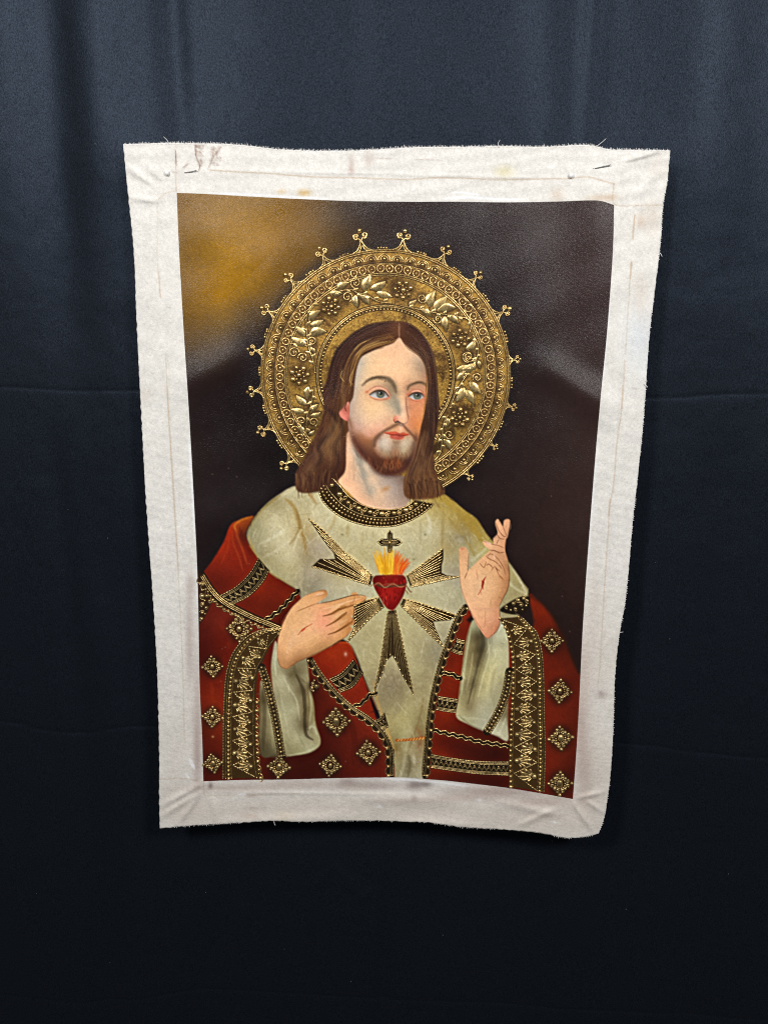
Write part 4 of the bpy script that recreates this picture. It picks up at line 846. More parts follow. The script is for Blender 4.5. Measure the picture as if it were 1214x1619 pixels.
for pts, w, c, a in (([(620, 362), (665, 378), (715, 390), (748, 405)], 1.2, FL, .6), ([(655, 416), (690, 420), (720, 432), (748, 428)], 1.6, FL, .75), ([(636, 450), (660, 470), (700, 490), (735, 530)], 1.4, FL, .7), ([(640, 450), (672, 440), (710, 470), (742, 520), (752, 560)], 1.3, FL, .6), ([(668, 540), (690, 515), (712, 560)], 1.4, FL, .7), ([(690, 515), (720, 545)], 1.4, FL, .7), ([(640, 510), (655, 500), (682, 525)], 1.4, FL, .7), ([(600, 495), (625, 520), (640, 480)], 1.3, FL, .6), ([(710, 560), (748, 600)], 2.2, (150, 92, 52), .7),
                     ([(700, 315), (720, 345), (750, 350)], 1.4, FL, .75), ([(696, 250), (715, 300), (745, 335), (762, 330)], 1.5, FL, .7), ([(738, 272), (752, 310), (762, 330)], 1.3, FL, .7), ([(715, 350), (700, 380)], 1.3, FL, .6), ([(755, 360), (750, 400)], 1.2, FL, .6), ([(684, 440), (690, 470)], 3, (220, 176, 146), .6), ([(524, 550), (508, 590)], 1.6, FL, .7), ([(532, 440), (530, 520), (527, 545)], 1.4, (120, 76, 50), .6), ([(476, 420), (480, 560), (490, 640), (520, 730), (560, 820)], 1.2, (150, 104, 72), .55), ([(580, 530), (588, 590)], 1.2, (170, 100, 74), .6),
                     ([(590, 685), (612, 645), (622, 600), (638, 575)], (.6, 1.6, 3.2, .8), (166, 34, 24), .9), ([(612, 640), (624, 600)], 3.6, (150, 24, 18), .85), ([(768, 480), (777, 560), (770, 640), (742, 700), (716, 752)], 2.4, (110, 70, 46), .6), ([(718, 760), (720, 850), (702, 900), (650, 945)], 2, (120, 76, 54), .6), ([(632, 780), (632, 840), (625, 880)], 2, (180, 120, 92), .5), ([(550, 785), (590, 860), (648, 940)], 1.4, (160, 104, 80), .5), ([(560, 770), (640, 770), (700, 775)], 5, (196, 144, 112), .4)):
    stroke(SR, pts, w, c, a, soft=1.2)
fill(SR, [(486, 404), (500, 400), (508, 410), (490, 418)], (180, 120, 90), soft=.8, alpha=.7)
fill(SR, [(640, 368), (668, 374), (662, 384), (642, 380)], (214, 168, 142), soft=.8, alpha=.8)

# ---- overall: crisp up the brushwork, weave grain and a trace of dust
def box(a, r):
    for ax in (0, 1):
        c = np.cumsum(np.concatenate([np.repeat(np.take(a, [0], ax), r + 1, ax), a, np.repeat(np.take(a, [-1], ax), r, ax)], ax), ax, dtype=np.float64)
        n_ = a.shape[ax]
        a = (np.take(c, np.arange(2 * r + 1, 2 * r + 1 + n_), ax) - np.take(c, np.arange(0, n_), ax)) / (2 * r + 1)
    return a


_lum = box(box(PIG.mean(axis=2), 3), 3)
_gy, _gx = np.gradient(_lum)
FACEM = full_mask(FACE, FACEP, 2)
CLIP[0] = FMASK * (1 - GLD)
g = random.Random(99)
for k in range(7500):        # brushwork: short dabs in the local tone that run along the forms
    x, y = g.uniform(285, 965), g.uniform(312, 1250)
    i, j = int(x - RX0), int(y - RY0)
    if FMASK[j, i] < .5 or GLD[j, i] > .5:
        continue
    gx_, gy_ = _gx[j, i], _gy[j, i]
    m_ = math.hypot(gx_, gy_)
    a_ = math.atan2(gx_, -gy_) if m_ > .0025 else g.gauss(.9, .6)
    a_ += g.gauss(0, .18)
    f = FACEM[j, i] > .5
    l = g.uniform(3, 7) if f else g.uniform(6, 20)
    c = PIG[j, i] * g.uniform(.88, 1.13) * 255
    dx, dy = math.cos(a_) * l / 2, math.sin(a_) * l / 2
    b_ = g.uniform(-.12, .12) * l
    stroke(FULL, [(x - dx, y - dy), (x - dy * b_ / l, y + dx * b_ / l), (x + dx, y + dy)], g.uniform(.8, 1.6) if f else g.uniform(1.0, 2.8), tuple(c), g.uniform(.12, .3) if f else g.uniform(.2, .5), soft=1.0, n=2)
CLIP[0] = None
_b = box(box(PIG, 2), 2)
PIG[:] = np.clip(PIG + .55 * (PIG - _b), .012, 1)
_b = box(box(PIG, 9), 9)
PIG[:] = np.clip(PIG + .14 * (PIG - _b), .012, 1)
PIG *= (1 + .05 * N2 + .03 * noise2(1.3, 8, 1))[..., None]
PIG *= (1 + 0.025 * N5 + 0.012 * N12)[..., None]
g = random.Random(77)
for k in range(60):
    blob(FULL, g.uniform(300, 950), g.uniform(330, 1220), .8, .8, (190, 176, 150), .45)
blob(BL, 935, 205, 9, 12, (220, 200, 180), .8)
blob(BL, 140, 700, 7, 6, (206, 176, 110), .8)
# ================================================================== materials
def new_mat(name):
    m = bpy.data.materials.new(name)
    m.use_nodes = True
    nt = m.node_tree
    return m, nt, nt.nodes["Principled BSDF"]


def node(nt, kind, **kw):
    n = nt.nodes.new(kind)
    for k, v in kw.items():
        setattr(n, k, v)
    return n


def bump_chain(nt, bsdf, specs):
    """specs: (texture output, strength, distance) stacked into one normal"""
    prev = None
    for out, s, d in specs:
        b = node(nt, 'ShaderNodeBump')
        b.inputs['Strength'].default_value = s
        b.inputs['Distance'].default_value = d
        nt.links.new(out, b.inputs['Height'])
        if prev:
            nt.links.new(prev.outputs[0], b.inputs['Normal'])
        prev = b
    nt.links.new(prev.outputs[0], bsdf.inputs['Normal'])


def tex_noise(nt, co, scale, detail=3.0, rough=.6):
    n = node(nt, 'ShaderNodeTexNoise')
    n.inputs['Scale'].default_value = scale
    n.inputs['Detail'].default_value = detail
    n.inputs['Roughness'].default_value = rough
    nt.links.new(co, n.inputs['Vector'])
    return n


def weave(nt, co, per_m):
    outs = []
    for ax in ('X', 'Z'):
        w = node(nt, 'ShaderNodeTexWave', wave_type='BANDS', bands_direction=ax)
        w.inputs['Scale'].default_value = per_m / 3.1416 / 2 * 1.0
        w.inputs['Distortion'].default_value = 1.2
        w.inputs['Detail'].default_value = 1.5
        w.inputs['Detail Scale'].default_value = 2.0
        nt.links.new(co, w.inputs['Vector'])
        outs.append(w.outputs['Fac'])
    a = node(nt, 'ShaderNodeMath', operation='ADD')
    nt.links.new(outs[0], a.inputs[0])
    nt.links.new(outs[1], a.inputs[1])
    return a.outputs[0]


def paint_material(name, rough, spec, metal):
    m, nt, b = new_mat(name)
    tc = node(nt, 'ShaderNodeTexCoord').outputs['Object']
    at = node(nt, 'ShaderNodeAttribute', attribute_name='pigment')
    nt.links.new(at.outputs['Color'], b.inputs['Base Color'])
    n1 = tex_noise(nt, tc, 480, 2.5, .7)
    n2 = tex_noise(nt, tc, 34, 5, .65)
    mr = node(nt, 'ShaderNodeMapRange')
    mr.inputs[3].default_value = rough - .08
    mr.inputs[4].default_value = rough + .18
    nt.links.new(n2.outputs[0], mr.inputs[0])
    nt.links.new(mr.outputs[0], b.inputs['Roughness'])
    b.inputs['Specular IOR Level'].default_value = spec
    if metal:
        mm = node(nt, 'ShaderNodeMath', operation='MULTIPLY')
        mm.inputs[1].default_value = metal
        nt.links.new(at.outputs['Alpha'], mm.inputs[0])
        nt.links.new(mm.outputs[0], b.inputs['Metallic'])
    bump_chain(nt, b, [(weave(nt, tc, 2600), .16, .0004), (n1.outputs[0], .42, .0008)])
    return m


M_PAINT = paint_material('oil_paint', .21, .19, .0)
M_LEAF = paint_material('gold_leaf', .38, .5, .7)


def cloth_material():
    m, nt, b = new_mat('primed_canvas')
    tc = node(nt, 'ShaderNodeTexCoord').outputs['Object']
    at = node(nt, 'ShaderNodeAttribute', attribute_name='pigment')
    n1 = tex_noise(nt, tc, 300, 3.5, .65)
    mx = node(nt, 'ShaderNodeMix', data_type='RGBA', blend_type='MULTIPLY')
    mx.inputs[0].default_value = 1.0
    cr = node(nt, 'ShaderNodeValToRGB')
    cr.color_ramp.elements[0].position = .30
    cr.color_ramp.elements[0].color = (.89, .88, .865, 1)
    cr.color_ramp.elements[1].position = .62
    cr.color_ramp.elements[1].color = (1, 1, 1, 1)
    nt.links.new(n1.outputs[0], cr.inputs[0])
    nt.links.new(at.outputs['Color'], mx.inputs[6])
    nt.links.new(cr.outputs[0], mx.inputs[7])
    nt.links.new(mx.outputs[2], b.inputs['Base Color'])
    b.inputs['Roughness'].default_value = .82
    b.inputs['Specular IOR Level'].default_value = .365
    n3 = tex_noise(nt, tc, 70, 4)
    bump_chain(nt, b, [(weave(nt, tc, 1500), .5, .0006), (n1.outputs[0], .28, .0008), (n3.outputs[0], .3, .004)])
    return m


M_CLOTH = cloth_material()


def gold_material(name, base, dark, rough, metal=.9):
    m, nt, b = new_mat(name)
    tc = node(nt, 'ShaderNodeNewGeometry').outputs['Position']
    n1 = tex_noise(nt, tc, 260, 3)
    cr = node(nt, 'ShaderNodeValToRGB')
    cr.color_ramp.elements[0].position = .34
    cr.color_ramp.elements[0].color = dark + (1,)
    cr.color_ramp.elements[1].position = .56
    cr.color_ramp.elements[1].color = base + (1,)
    nt.links.new(n1.outputs[0], cr.inputs[0])
    nt.links.new(cr.outputs[0], b.inputs['Base Color'])
    n4 = tex_noise(nt, tc, 38, 2)
    mx = node(nt, 'ShaderNodeMix', data_type='RGBA')
    ml = node(nt, 'ShaderNodeMapRange')
    ml.inputs[1].default_value = .45
    ml.inputs[2].default_value = .68
    ml.inputs[4].default_value = .65
    nt.links.new(n4.outputs[0], ml.inputs[0])
    nt.links.new(ml.outputs[0], mx.inputs[0])
    nt.links.new(cr.outputs[0], mx.inputs[6])
    mx.inputs[7].default_value = dark + (1,)
    nt.links.new(mx.outputs[2], b.inputs['Base Color'])
    mr = node(nt, 'ShaderNodeMapRange')
    mr.inputs[3].default_value = rough - .10
    mr.inputs[4].default_value = rough + .18
    nt.links.new(n4.outputs[0], mr.inputs[0])
    nt.links.new(mr.outputs[0], b.inputs['Roughness'])
    b.inputs['Metallic'].default_value = metal
    n2 = tex_noise(nt, tc, 1500, 2)
    bump_chain(nt, b, [(n2.outputs[0], .35, .0004)])
    return m


M_GOLD = gold_material('raised_gold', (.86, .63, .27), (.34, .21, .07), .28)
M_GOLD2 = gold_material('antique_gold', (.68, .50, .22), (.18, .12, .045), .34)


def plain(name, col, rough, metal=0.0, spec=.5):
    m, nt, b = new_mat(name)
    tc = node(nt, 'ShaderNodeTexCoord').outputs['Object']
    n = tex_noise(nt, tc, 300, 2)
    mx = node(nt, 'ShaderNodeMix', data_type='RGBA', blend_type='MULTIPLY')
    mx.inputs[0].default_value = .25
    mx.inputs[6].default_value = col + (1,)
    nt.links.new(n.outputs['Color'], mx.inputs[7])
    nt.links.new(mx.outputs[2], b.inputs['Base Color'])
    b.inputs['Roughness'].default_value = rough
    b.inputs['Metallic'].default_value = metal
    b.inputs['Specular IOR Level'].default_value = spec
    return m


M_THREAD = plain('cotton_thread', (.72, .70, .67), .9, 0, .2)
M_PEARL = plain('pearl_head', (.80, .79, .76), .25)
M_STEEL = plain('pin_steel', (.45, .44, .42), .3, 1.0)
M_LINT = plain('lint', (.35, .35, .35), .9)


def curtain_material():
    m, nt, b = new_mat('black_cloth')
    tc = node(nt, 'ShaderNodeTexCoord').outputs['Object']
    mw_ = node(nt, 'ShaderNodeMapping')
    mw_.inputs['Scale'].default_value = (1, 1, .5)
    nt.links.new(tc, mw_.inputs[0])
    n1 = tex_noise(nt, mw_.outputs[0], 900, 2, .6)
    n2 = tex_noise(nt, tc, 6, 3)
    cr = node(nt, 'ShaderNodeValToRGB')
    cr.color_ramp.elements[0].position = .30
    cr.color_ramp.elements[0].color = (.0024, .0030, .0042, 1)
    cr.color_ramp.elements[1].position = .72
    cr.color_ramp.elements[1].color = (.0070, .0086, .0118, 1)
    nt.links.new(n1.outputs[0], cr.inputs[0])
    nt.links.new(cr.outputs[0], b.inputs['Base Color'])
    b.inputs['Roughness'].default_value = .50
    b.inputs['Specular IOR Level'].default_value = .36
    b.inputs['Specular Tint'].default_value = (.54, .71, 1.0, 1)
    ms = node(nt, 'ShaderNodeMapRange')
    ms.inputs[1].default_value = .3
    ms.inputs[2].default_value = .7
    ms.inputs[3].default_value = .11
    ms.inputs[4].default_value = .34
    nt.links.new(n1.outputs[0], ms.inputs[0])
    nt.links.new(ms.outputs[0], b.inputs['Specular IOR Level'])
    mp = node(nt, 'ShaderNodeMapping')
    mp.inputs['Scale'].default_value = (1, 1, .35)
    nt.links.new(tc, mp.inputs[0])
    n3 = tex_noise(nt, mp.outputs[0], 800, 2, .7)
    bump_chain(nt, b, [(n3.outputs[0], .5, .0006), (n2.outputs[0], .22, .02)])
    return m


M_CURTAIN = curtain_material()


# ================================================================== mesh building
def mesh_from(name, V, F, smooth=True):
    me = bpy.data.meshes.new(name)
    V = np.asarray(V, np.float64)
    if isinstance(F, np.ndarray):
        me.vertices.add(len(V))
        me.vertices.foreach_set('co', V.ravel())
        k = F.shape[1]
        me.loops.add(F.size)
        me.loops.foreach_set('vertex_index', F.ravel().astype(np.int32))
        me.polygons.add(len(F))
        me.polygons.foreach_set('loop_start', np.arange(0, F.size, k, dtype=np.int32))
        me.update(calc_edges=True)
    else:
        me.from_pydata([tuple(v) for v in V], [], F)
    if smooth:
        me.polygons.foreach_set('use_smooth', np.ones(len(me.polygons), bool))
    me.update()
    return me


def link(name, me, mat=None, parent=None, inv=None, mw=None):
    o = bpy.data.objects.new(name, me)
    COL.objects.link(o)
    if mat and me and not me.materials:
        me.materials.append(mat)
    if parent:
        o.parent = parent
        if inv is not None:
            o.matrix_parent_inverse = inv
    if mw is not None:
        o.matrix_basis = mw
    return o


def tag(o, label=None, cat=None, group=None, kind=None):
    for k, v in (('label', label), ('category', cat), ('group', group), ('kind', kind)):
        if v:
            o[k] = v
    return o


class MB:
    def __init__(self):
        self.V = []
        self.F = []
        self.n = 0

    def add(self, V, F):
        V = np.asarray(V, float)
        self.V.append(V)
        self.F.extend([tuple(i + self.n for i in f) for f in F])
        self.n += len(V)

    def tube(self, P, r, N=None, sides=5, closed=False):
        """half-round wire lying on the surface; r scalar or one value per point"""
        P = np.asarray(P, float)
        n = len(P)
        if N is None:
            N = np.array([0, -1.0, 0])
        T = np.gradient(P, axis=0)
        if closed:
            T = np.roll(P, -1, 0) - np.roll(P, 1, 0)
        T /= np.maximum(np.linalg.norm(T, axis=1), 1e-9)[:, None]
        B = np.cross(T, N)
        B /= np.maximum(np.linalg.norm(B, axis=1), 1e-9)[:, None]
        r = np.broadcast_to(np.asarray(r, float), (n,))
        a = np.linspace(-.35, math.pi + .35, sides)
        V = (P[:, None] + r[:, None, None] * (np.cos(a)[None, :, None] * B[:, None] + (np.sin(a)[None, :, None] * 1.1 + .1) * np.asarray(N)))
        F = []
        m = n if closed else n - 1
        for i in range(m):
            j = (i + 1) % n
            for k in range(sides - 1):
                F.append((i * sides + k, i * sides + k + 1, j * sides + k + 1, j * sides + k))
        if not closed:
            F.append(tuple(range(sides)))
            F.append(tuple((n - 1) * sides + k for k in range(sides))[::-1])
        self.add(V.reshape(-1, 3), F)

    def dome(self, c, rx, ry, h, ux=(1, 0, 0), uy=(0, 0, 1), nn=(0, -1, 0), seg=9, rings=3, low=-.25):
        c, ux, uy, nn = (np.asarray(q, float) for q in (c, ux, uy, nn))
        V = [c + nn * h]
        for k in range(1, rings + 1):
            e = (math.pi / 2) * (1 - k / rings) + low * (k / rings)
            for s in range(seg):
                a = 2 * math.pi * s / seg
                V.append(c + ux * rx * math.cos(e) * math.cos(a) + uy * ry * math.cos(e) * math.sin(a) + nn * h * math.sin(e))
        F = [(0, 1 + s, 1 + (s + 1) % seg) for s in range(seg)]
        for k in range(rings - 1):
            for s in range(seg):
                a, b = 1 + k * seg + s, 1 + k * seg + (s + 1) % seg
                F.append((a, a + seg, b + seg, b))
        self.add(V, F)

    def mesh(self, name):
        return mesh_from(name, np.concatenate(self.V), self.F)


def mpp(x, y):
    """metres per measured pixel on the cloth at a point"""
    a = on_cloth(np.array([x - 2, x + 2]), np.array([y, y]))
    return float(np.linalg.norm(a[1] - a[0]) / 4)


def frame(x, y, ang=0.0, s=1.0, off=.0006):
    """placing matrix on the cloth: local x/y lie in the cloth (y turned by ang from up), z stands off it, unit = one measured pixel"""
    p = on_cloth(np.array([x, x + 3, x, x]), np.array([y, y, y - 3, y]), off)
    ux = p[1] - p[0]
    k = np.linalg.norm(ux) / 3 * s
    ux = ux / np.linalg.norm(ux)
    uy = p[2] - p[0]
    uy -= ux * uy.dot(ux)
    uy /= np.linalg.norm(uy)
    nn = np.cross(ux, uy)
    c, sn = math.cos(ang), math.sin(ang)
    ex = ux * c + uy * sn
    ey = -ux * sn + uy * c
    ex, ey, nn = ex * k, ey * k, nn * k
    return Matrix(((ex[0], ey[0], nn[0], p[0][0]), (ex[1], ey[1], nn[1], p[0][1]), (ex[2], ey[2], nn[2], p[0][2]), (0, 0, 0, 1)))


def wire(mb, P, r_px, off=.0006, step=2.2, rope=0.0, period=4.5, sides=5):
    """raised wire along a measured curve"""
    P = resample(P, step if not rope else period / 4)
    k = mpp(*P[len(P) // 2])
    r = np.full(len(P), r_px * k)
    if rope:
        d = np.r_[0, np.cumsum(np.hypot(*np.diff(P, axis=0).T))]
        r = r * (1 + rope * np.sin(d / period * 2 * math.pi))
        P = offset(P, 0) + np.stack([np.zeros(len(P)), np.zeros(len(P))], 1)
    mb.tube(on_cloth(P[:, 0], P[:, 1], off), r, sides=sides)


def bead(mb, x, y, r, h=None, off=.0006, seg=8, rings=2):
    k = mpp(x, y)
    c = on_cloth(np.array([x]), np.array([y]), off)[0]
    mb.dome(c, r * k, r * k, (h or r * 1.0) * k, seg=seg, rings=rings)


# ================================================================== backdrop cloth
def make_curtain():
    nx, nz = 400, 1200
    X = np.r_[np.linspace(-2.7, -1.36, 30), np.linspace(-1.35, 1.35, nx), np.linspace(1.36, 2.7, 30)]
    Z = np.r_[np.linspace(-2.6, -1.31, 60), np.linspace(-1.3, 1.25, nz), np.linspace(1.26, 1.9, 40)]
    nx, nz = len(X), len(Z)
    x, z = np.meshgrid(X, Z)
    top = 1 / (1 + np.exp(-(z - .38) / .10))           # folds are deepest near the hanging edge
    y = np.zeros_like(x)

    def px2(pxx, pyy):
        p = to_plane(np.array(pxx), np.array(pyy), 0.0)
        return p[..., 0], p[..., 2]
    # hanging folds: (x at top, x at lower end, half width, depth, lower end row)
    for a, b, w, d, lo, hi in (((68, -60), (100, 330), .045, .012, .30, 9), ((140, -60), (165, 360), .05, -.006, .30, 9), ((266, -60), (292, 262), .020, .009, .50, 9), ((545, -60), (553, 200), .030, .003, .5, 9),
                               ((868, -60), (872, 260), .026, .005, .46, 9), ((945, -60), (922, 262), .014, .006, .50, 9), ((1120, -60), (1100, 400), .06, -.012, .3, 9), ((420, -60), (420, 300), .07, -.006, .4, 9), ((740, -60), (730, 300), .09, -.006, .4, 9)):
        x0, z0 = px2(*a)
        x1, z1 = px2(*b)
        cx = x0 + (x1 - x0) * (z0 - z) / (z0 - z1)
        y += d * np.exp(-((x - cx) / w) ** 2) / (1 + np.exp(-(z - lo) / .12))
    # broad slow waves
    y += .006 * np.sin(x * 5.2 + .6) * np.exp(-((z - .2) / .9) ** 2)
    y += .004 * np.sin(x * 9.0 + z * 2.2)
    # long soft vertical dents beside and below the picture
    for (xa, ya), (xb, yb), w, d in (((75, 620), (130, 1150), .02, .004), ((150, 900), (200, 1300), .03, -.004), ((1150, 640), (1120, 1200), .04, .004), ((618, 1320), (600, 1640), .012, .006), ((860, 1330), (850, 1640), .016, .004), ((380, 1330), (300, 1640), .03, .003), ((200, 1200), (160, 1640), .03, .004)):
        x0, z0 = px2(xa, ya)
        x1, z1 = px2(xb, yb)
        t = np.clip((z0 - z) / (z0 - z1), 0, 1)
        cx = x0 + (x1 - x0) * (z0 - z) / (z0 - z1)
        y += d * np.exp(-((x - cx) / w) ** 2) * np.clip(np.minimum((z0 - z) / .12 + .0, 1), 0, 1)
    # creases from storage: the cloth was folded in squares
    for pts, d in (([(-300, 612), (0, 612), (120, 618), (230, 617), (600, 622), (1020, 629), (1120, 624), (1214, 622), (1500, 620)], .0022), ([(-300, 1130), (0, 1140), (60, 1152), (140, 1160), (230, 1148), (600, 1170), (990, 1178), (1100, 1190), (1214, 1196), (1500, 1200)], .0034), ([(-300, 1560), (0, 1570), (150, 1585), (320, 1568), (480, 1572), (620, 1578), (800, 1588), (900, 1600), (1214, 1610), (1500, 1615)], .0036)):
        P = spline(pts, False, 10)
        qx, qz = px2(P[:, 0], P[:, 1])
        cz = np.interp(x, qx, qz)
        dz = z - cz
        y += d * .36 * np.exp(-np.abs(dz) / .0028)
    for (xa, ya), (xb, yb) in (((490, 1410), (530, 1365)), ((530, 1365), (580, 1415)), ((560, 1425), (590, 1405)), ((540, 1390), (575, 1420)), ((820, 1520), (850, 1460))):
        x0, z0 = px2(xa, ya)
        x1, z1 = px2(xb, yb)
        y += -.0016 * ridge(x, z, (x0, z0), (x1, z1), .006)
    # the picture's weight and its pins draw the cloth towards it near the top corners
    y += -.006 * np.exp(-((x + .33) / .10) ** 2 - ((z - .50) / .06) ** 2) - .006 * np.exp(-((x - .30) / .10) ** 2 - ((z - .50) / .06) ** 2)
    y = np.clip(y, -.022, .06)
    V = np.stack([x, y, z], -1).reshape(-1, 3)
    i = (np.arange(nz - 1)[:, None] * nx + np.arange(nx - 1)[None]).ravel()
    F = np.stack([i, i + 1, i + nx + 1, i + nx], 1)
    o = link('backdrop_curtain', mesh_from('backdrop_curtain', V, F), M_CURTAIN)
    tag(o, 'black cloth backdrop with soft folds and storage creases hanging behind the painting', 'curtain')
    g = random.Random(6)
    mb = MB()
    for (px, py) in ((158, 232), (80, 806), (108, 806), (172, 850), (325, 1412), (172, 1527), (700, 1478), (555, 1550), (616, 1345), (873, 1333), (1100, 110), (1008, 212), (1036, 889), (1058, 1010), (310, 232), (450, 1500), (990, 1440), (60, 1410), (1150, 1380)):
        p = to_plane(np.array([px]), np.array([py]), .0)[0]
        ix = int(np.clip(np.searchsorted(X, p[0]), 0, nx - 1))
        iz = int(np.clip(np.searchsorted(Z, p[2]), 0, nz - 1))
        p[1] = y[iz, ix] - .0004
        mb.dome(p, g.uniform(.0003, .0006), g.uniform(.0003, .0006), .0004, seg=5, rings=1)
    tag(link('lint', mb.mesh('lint'), M_LINT, o), kind='stuff')


make_curtain()

# ================================================================== the painting
ROOT_LOC = Vector(on_cloth(np.array([600.0]), np.array([1300.0]))[0])
painting = bpy.data.objects.new('canvas_painting', None)
COL.objects.link(painting)
painting.location = ROOT_LOC
tag(painting, 'unframed canvas painting of a haloed bearded figure in a red mantle, pinned to black cloth', 'painting')
INV = Matrix.Translation(-ROOT_LOC)


def part(name, mb, mat, kind=None, label=None):
    o = link(name, mb.mesh(name) if isinstance(mb, MB) else mb, mat, painting, INV)
    return tag(o, label, None, None, kind)


def piece(name, me, parent, mat=None, mw=None, kind=None):
    """sub-part; a part directly under the painting when parent is the painting"""
    if isinstance(me, MB):
        me = me.mesh(name)
    return tag(link(name, me, mat, parent, INV if parent is painting else None, mw), None, None, None, kind)


def srgb_lin(c):
    c = np.clip(c, 0, 1)
    return np.where(c <= .04045, c / 12.92, ((c + .055) / 1.055) ** 2.4)


def sample(img, x, y):
    fx = np.clip(x - RX0, 0, RW - 1.001)
    fy = np.clip(y - RY0, 0, RH - 1.001)
    i, j = fx.astype(int), fy.astype(int)
    u, v = fx - i, fy - j
    if img.ndim == 3:
        u, v = u[..., None], v[..., None]
    return (img[j, i] * (1 - u) * (1 - v) + img[j, i + 1] * u * (1 - v) + img[j + 1, i] * (1 - u) * v + img[j + 1, i + 1] * u * v)


def set_pigment(me, rgb, a):
    at = me.color_attributes.new('pigment', 'FLOAT_COLOR', 'POINT')
    at.data.foreach_set('color', np.concatenate([rgb, a[:, None]], 1).astype(np.float32).ravel())


PIG_K, BARE_K = 1.09, .98
PIGL = (srgb_lin(PIG) * PIG_K).astype(np.float32)
BAREL = (srgb_lin(BARE) * BARE_K).astype(np.float32)


def grid_faces(nv, nu):
    i = (np.arange(nv - 1)[:, None] * nu + np.arange(nu - 1)[None]).ravel()
    return np.stack([i, i + nu, i + nu + 1, i + 1], 1)


# ---- bare canvas with its margin
def wobble(T, B, L, R):
    g = np.random.default_rng(5)

    def jag(n, a, k):
        v = g.normal(0, 1, n)
        v = np.convolve(v, np.ones(k) / k, 'same') * math.sqrt(k)
        e = np.clip(np.minimum(np.arange(n), np.arange(n)[::-1]) / 6, 0, 1)
        return v * a * e
    T = T + np.stack([0 * T[:, 0], jag(len(T), .35, 2)], 1)
    B = B + np.stack([0 * B[:, 0], jag(len(B), .3, 3)], 1)
    R = R + np.stack([jag(len(R), .25, 2), 0 * R[:, 0]], 1)
    s = np.arange(len(L))
    L = L + np.stack([0.55 * np.sin(L[:, 1] / 17 * 2 * math.pi + .8 * np.sin(L[:, 1] / 60)) * np.clip(s / 12, 0, 1) * np.clip(s[::-1] / 12, 0, 1) * (.55 + .45 * np.sin(s / 23.0) * np.sin(s / 9.1 + 1)) + jag(len(L), .1, 2), 0 * L[:, 0]], 1)
    return T, B, L, R


NU, NV = 520, 660
G = coons(CANVAS_EDGE, NU, NV, wobble)
V = on_cloth(G[..., 0], G[..., 1]).reshape(-1, 3)
F = grid_faces(NV, NU)
ids = np.arange(NU * NV).reshape(NV, NU)
rim = np.concatenate([ids[0, :-1], ids[:-1, -1], ids[-1, :0:-1], ids[:0:-1, 0]])
back = V[rim].copy()
back[:, 1] += .0011
nb = np.arange(len(rim)) + len(V)
F = np.concatenate([F, np.stack([rim, np.roll(rim, -1), np.roll(nb, -1), nb], 1)])
me = mesh_from('bare_canvas', np.concatenate([V, back]), F)
cc = sample(BAREL, G[..., 0].ravel(), G[..., 1].ravel())
set_pigment(me, np.concatenate([cc, cc[rim]]), np.zeros(len(V) + len(rim)))
part('bare_canvas', me, M_CLOTH, label='off-white bare canvas margin with creases and smudges')

# ---- painted field
NU, NV = 600, 860
G = coons(FIELD_EDGE, NU, NV)
V = on_cloth(G[..., 0], G[..., 1], .0004).reshape(-1, 3)
me = mesh_from('painted_picture', V, grid_faces(NV, NU))
gx, gy = G[..., 0].ravel(), G[..., 1].ravel()
set_pigment(me, sample(PIGL, gx, gy), sample(GLD, gx, gy))
part('painted_picture', me, M_PAINT, label='painted half figure in cream tunic and red mantle with flaming heart')

# ---- frayed edge
g = random.Random(9)
mb = MB()
for key, nrm, step, lmin, lmax in (('top', (0, -1), 2.1, .8, 3.4), ('right', (1, 0), 3.4, .3, 1.8), ('bottom', (0, 1), 3.4, .3, 1.4)):
    P = resample(spline(CANVAS_EDGE[key], False, 10), step)
    for (x, y) in P[1:-1]:
        if key != 'top' and g.random() < .6 + .4 * math.sin(x / 31 + y / 23):
            continue
        l = g.uniform(lmin, lmax) * (1.6 if g.random() < .04 else 1)
        sl = g.uniform(-.35, .35)
        q = np.array([(x - nrm[0] * 2, y - nrm[1] * 2), (x + nrm[0] * l * .5 + nrm[1] * sl * l * .4, y + nrm[1] * l * .5 + nrm[0] * sl * l * .4), (x + nrm[0] * l + nrm[1] * sl * l, y + nrm[1] * l + nrm[0] * sl * l)])
        k = .0009
        mb.tube(on_cloth(q[:, 0], q[:, 1], np.array([.0002, g.uniform(-.0004, .0006), g.uniform(-.0008, .0012)])), np.array([.42, .38, .22]) * k, sides=3)
part('frayed_thread', mb, M_THREAD, 'stuff')
for pts in ([(268, 228), (265, 222), (260, 217)], [(788, 233), (787, 227), (790, 222)], [(942, 232), (950, 226), (957, 220)], [(1040, 404), (1043, 401), (1045, 406)], [(1017, 607), (1021, 610), (1022, 612)], [(433, 1298), (435, 1302), (436, 1303)], [(978, 1000), (984, 998)]):
    mb = MB()
    P = resample(spline(pts, False, 5), 1.5)
    mb.tube(on_cloth(P[:, 0], P[:, 1], np.linspace(.0004, .003, len(P))), np.linspace(.55, .3, len(P)) * .0009, sides=4)
    part('loose_thread', mb, M_THREAD)
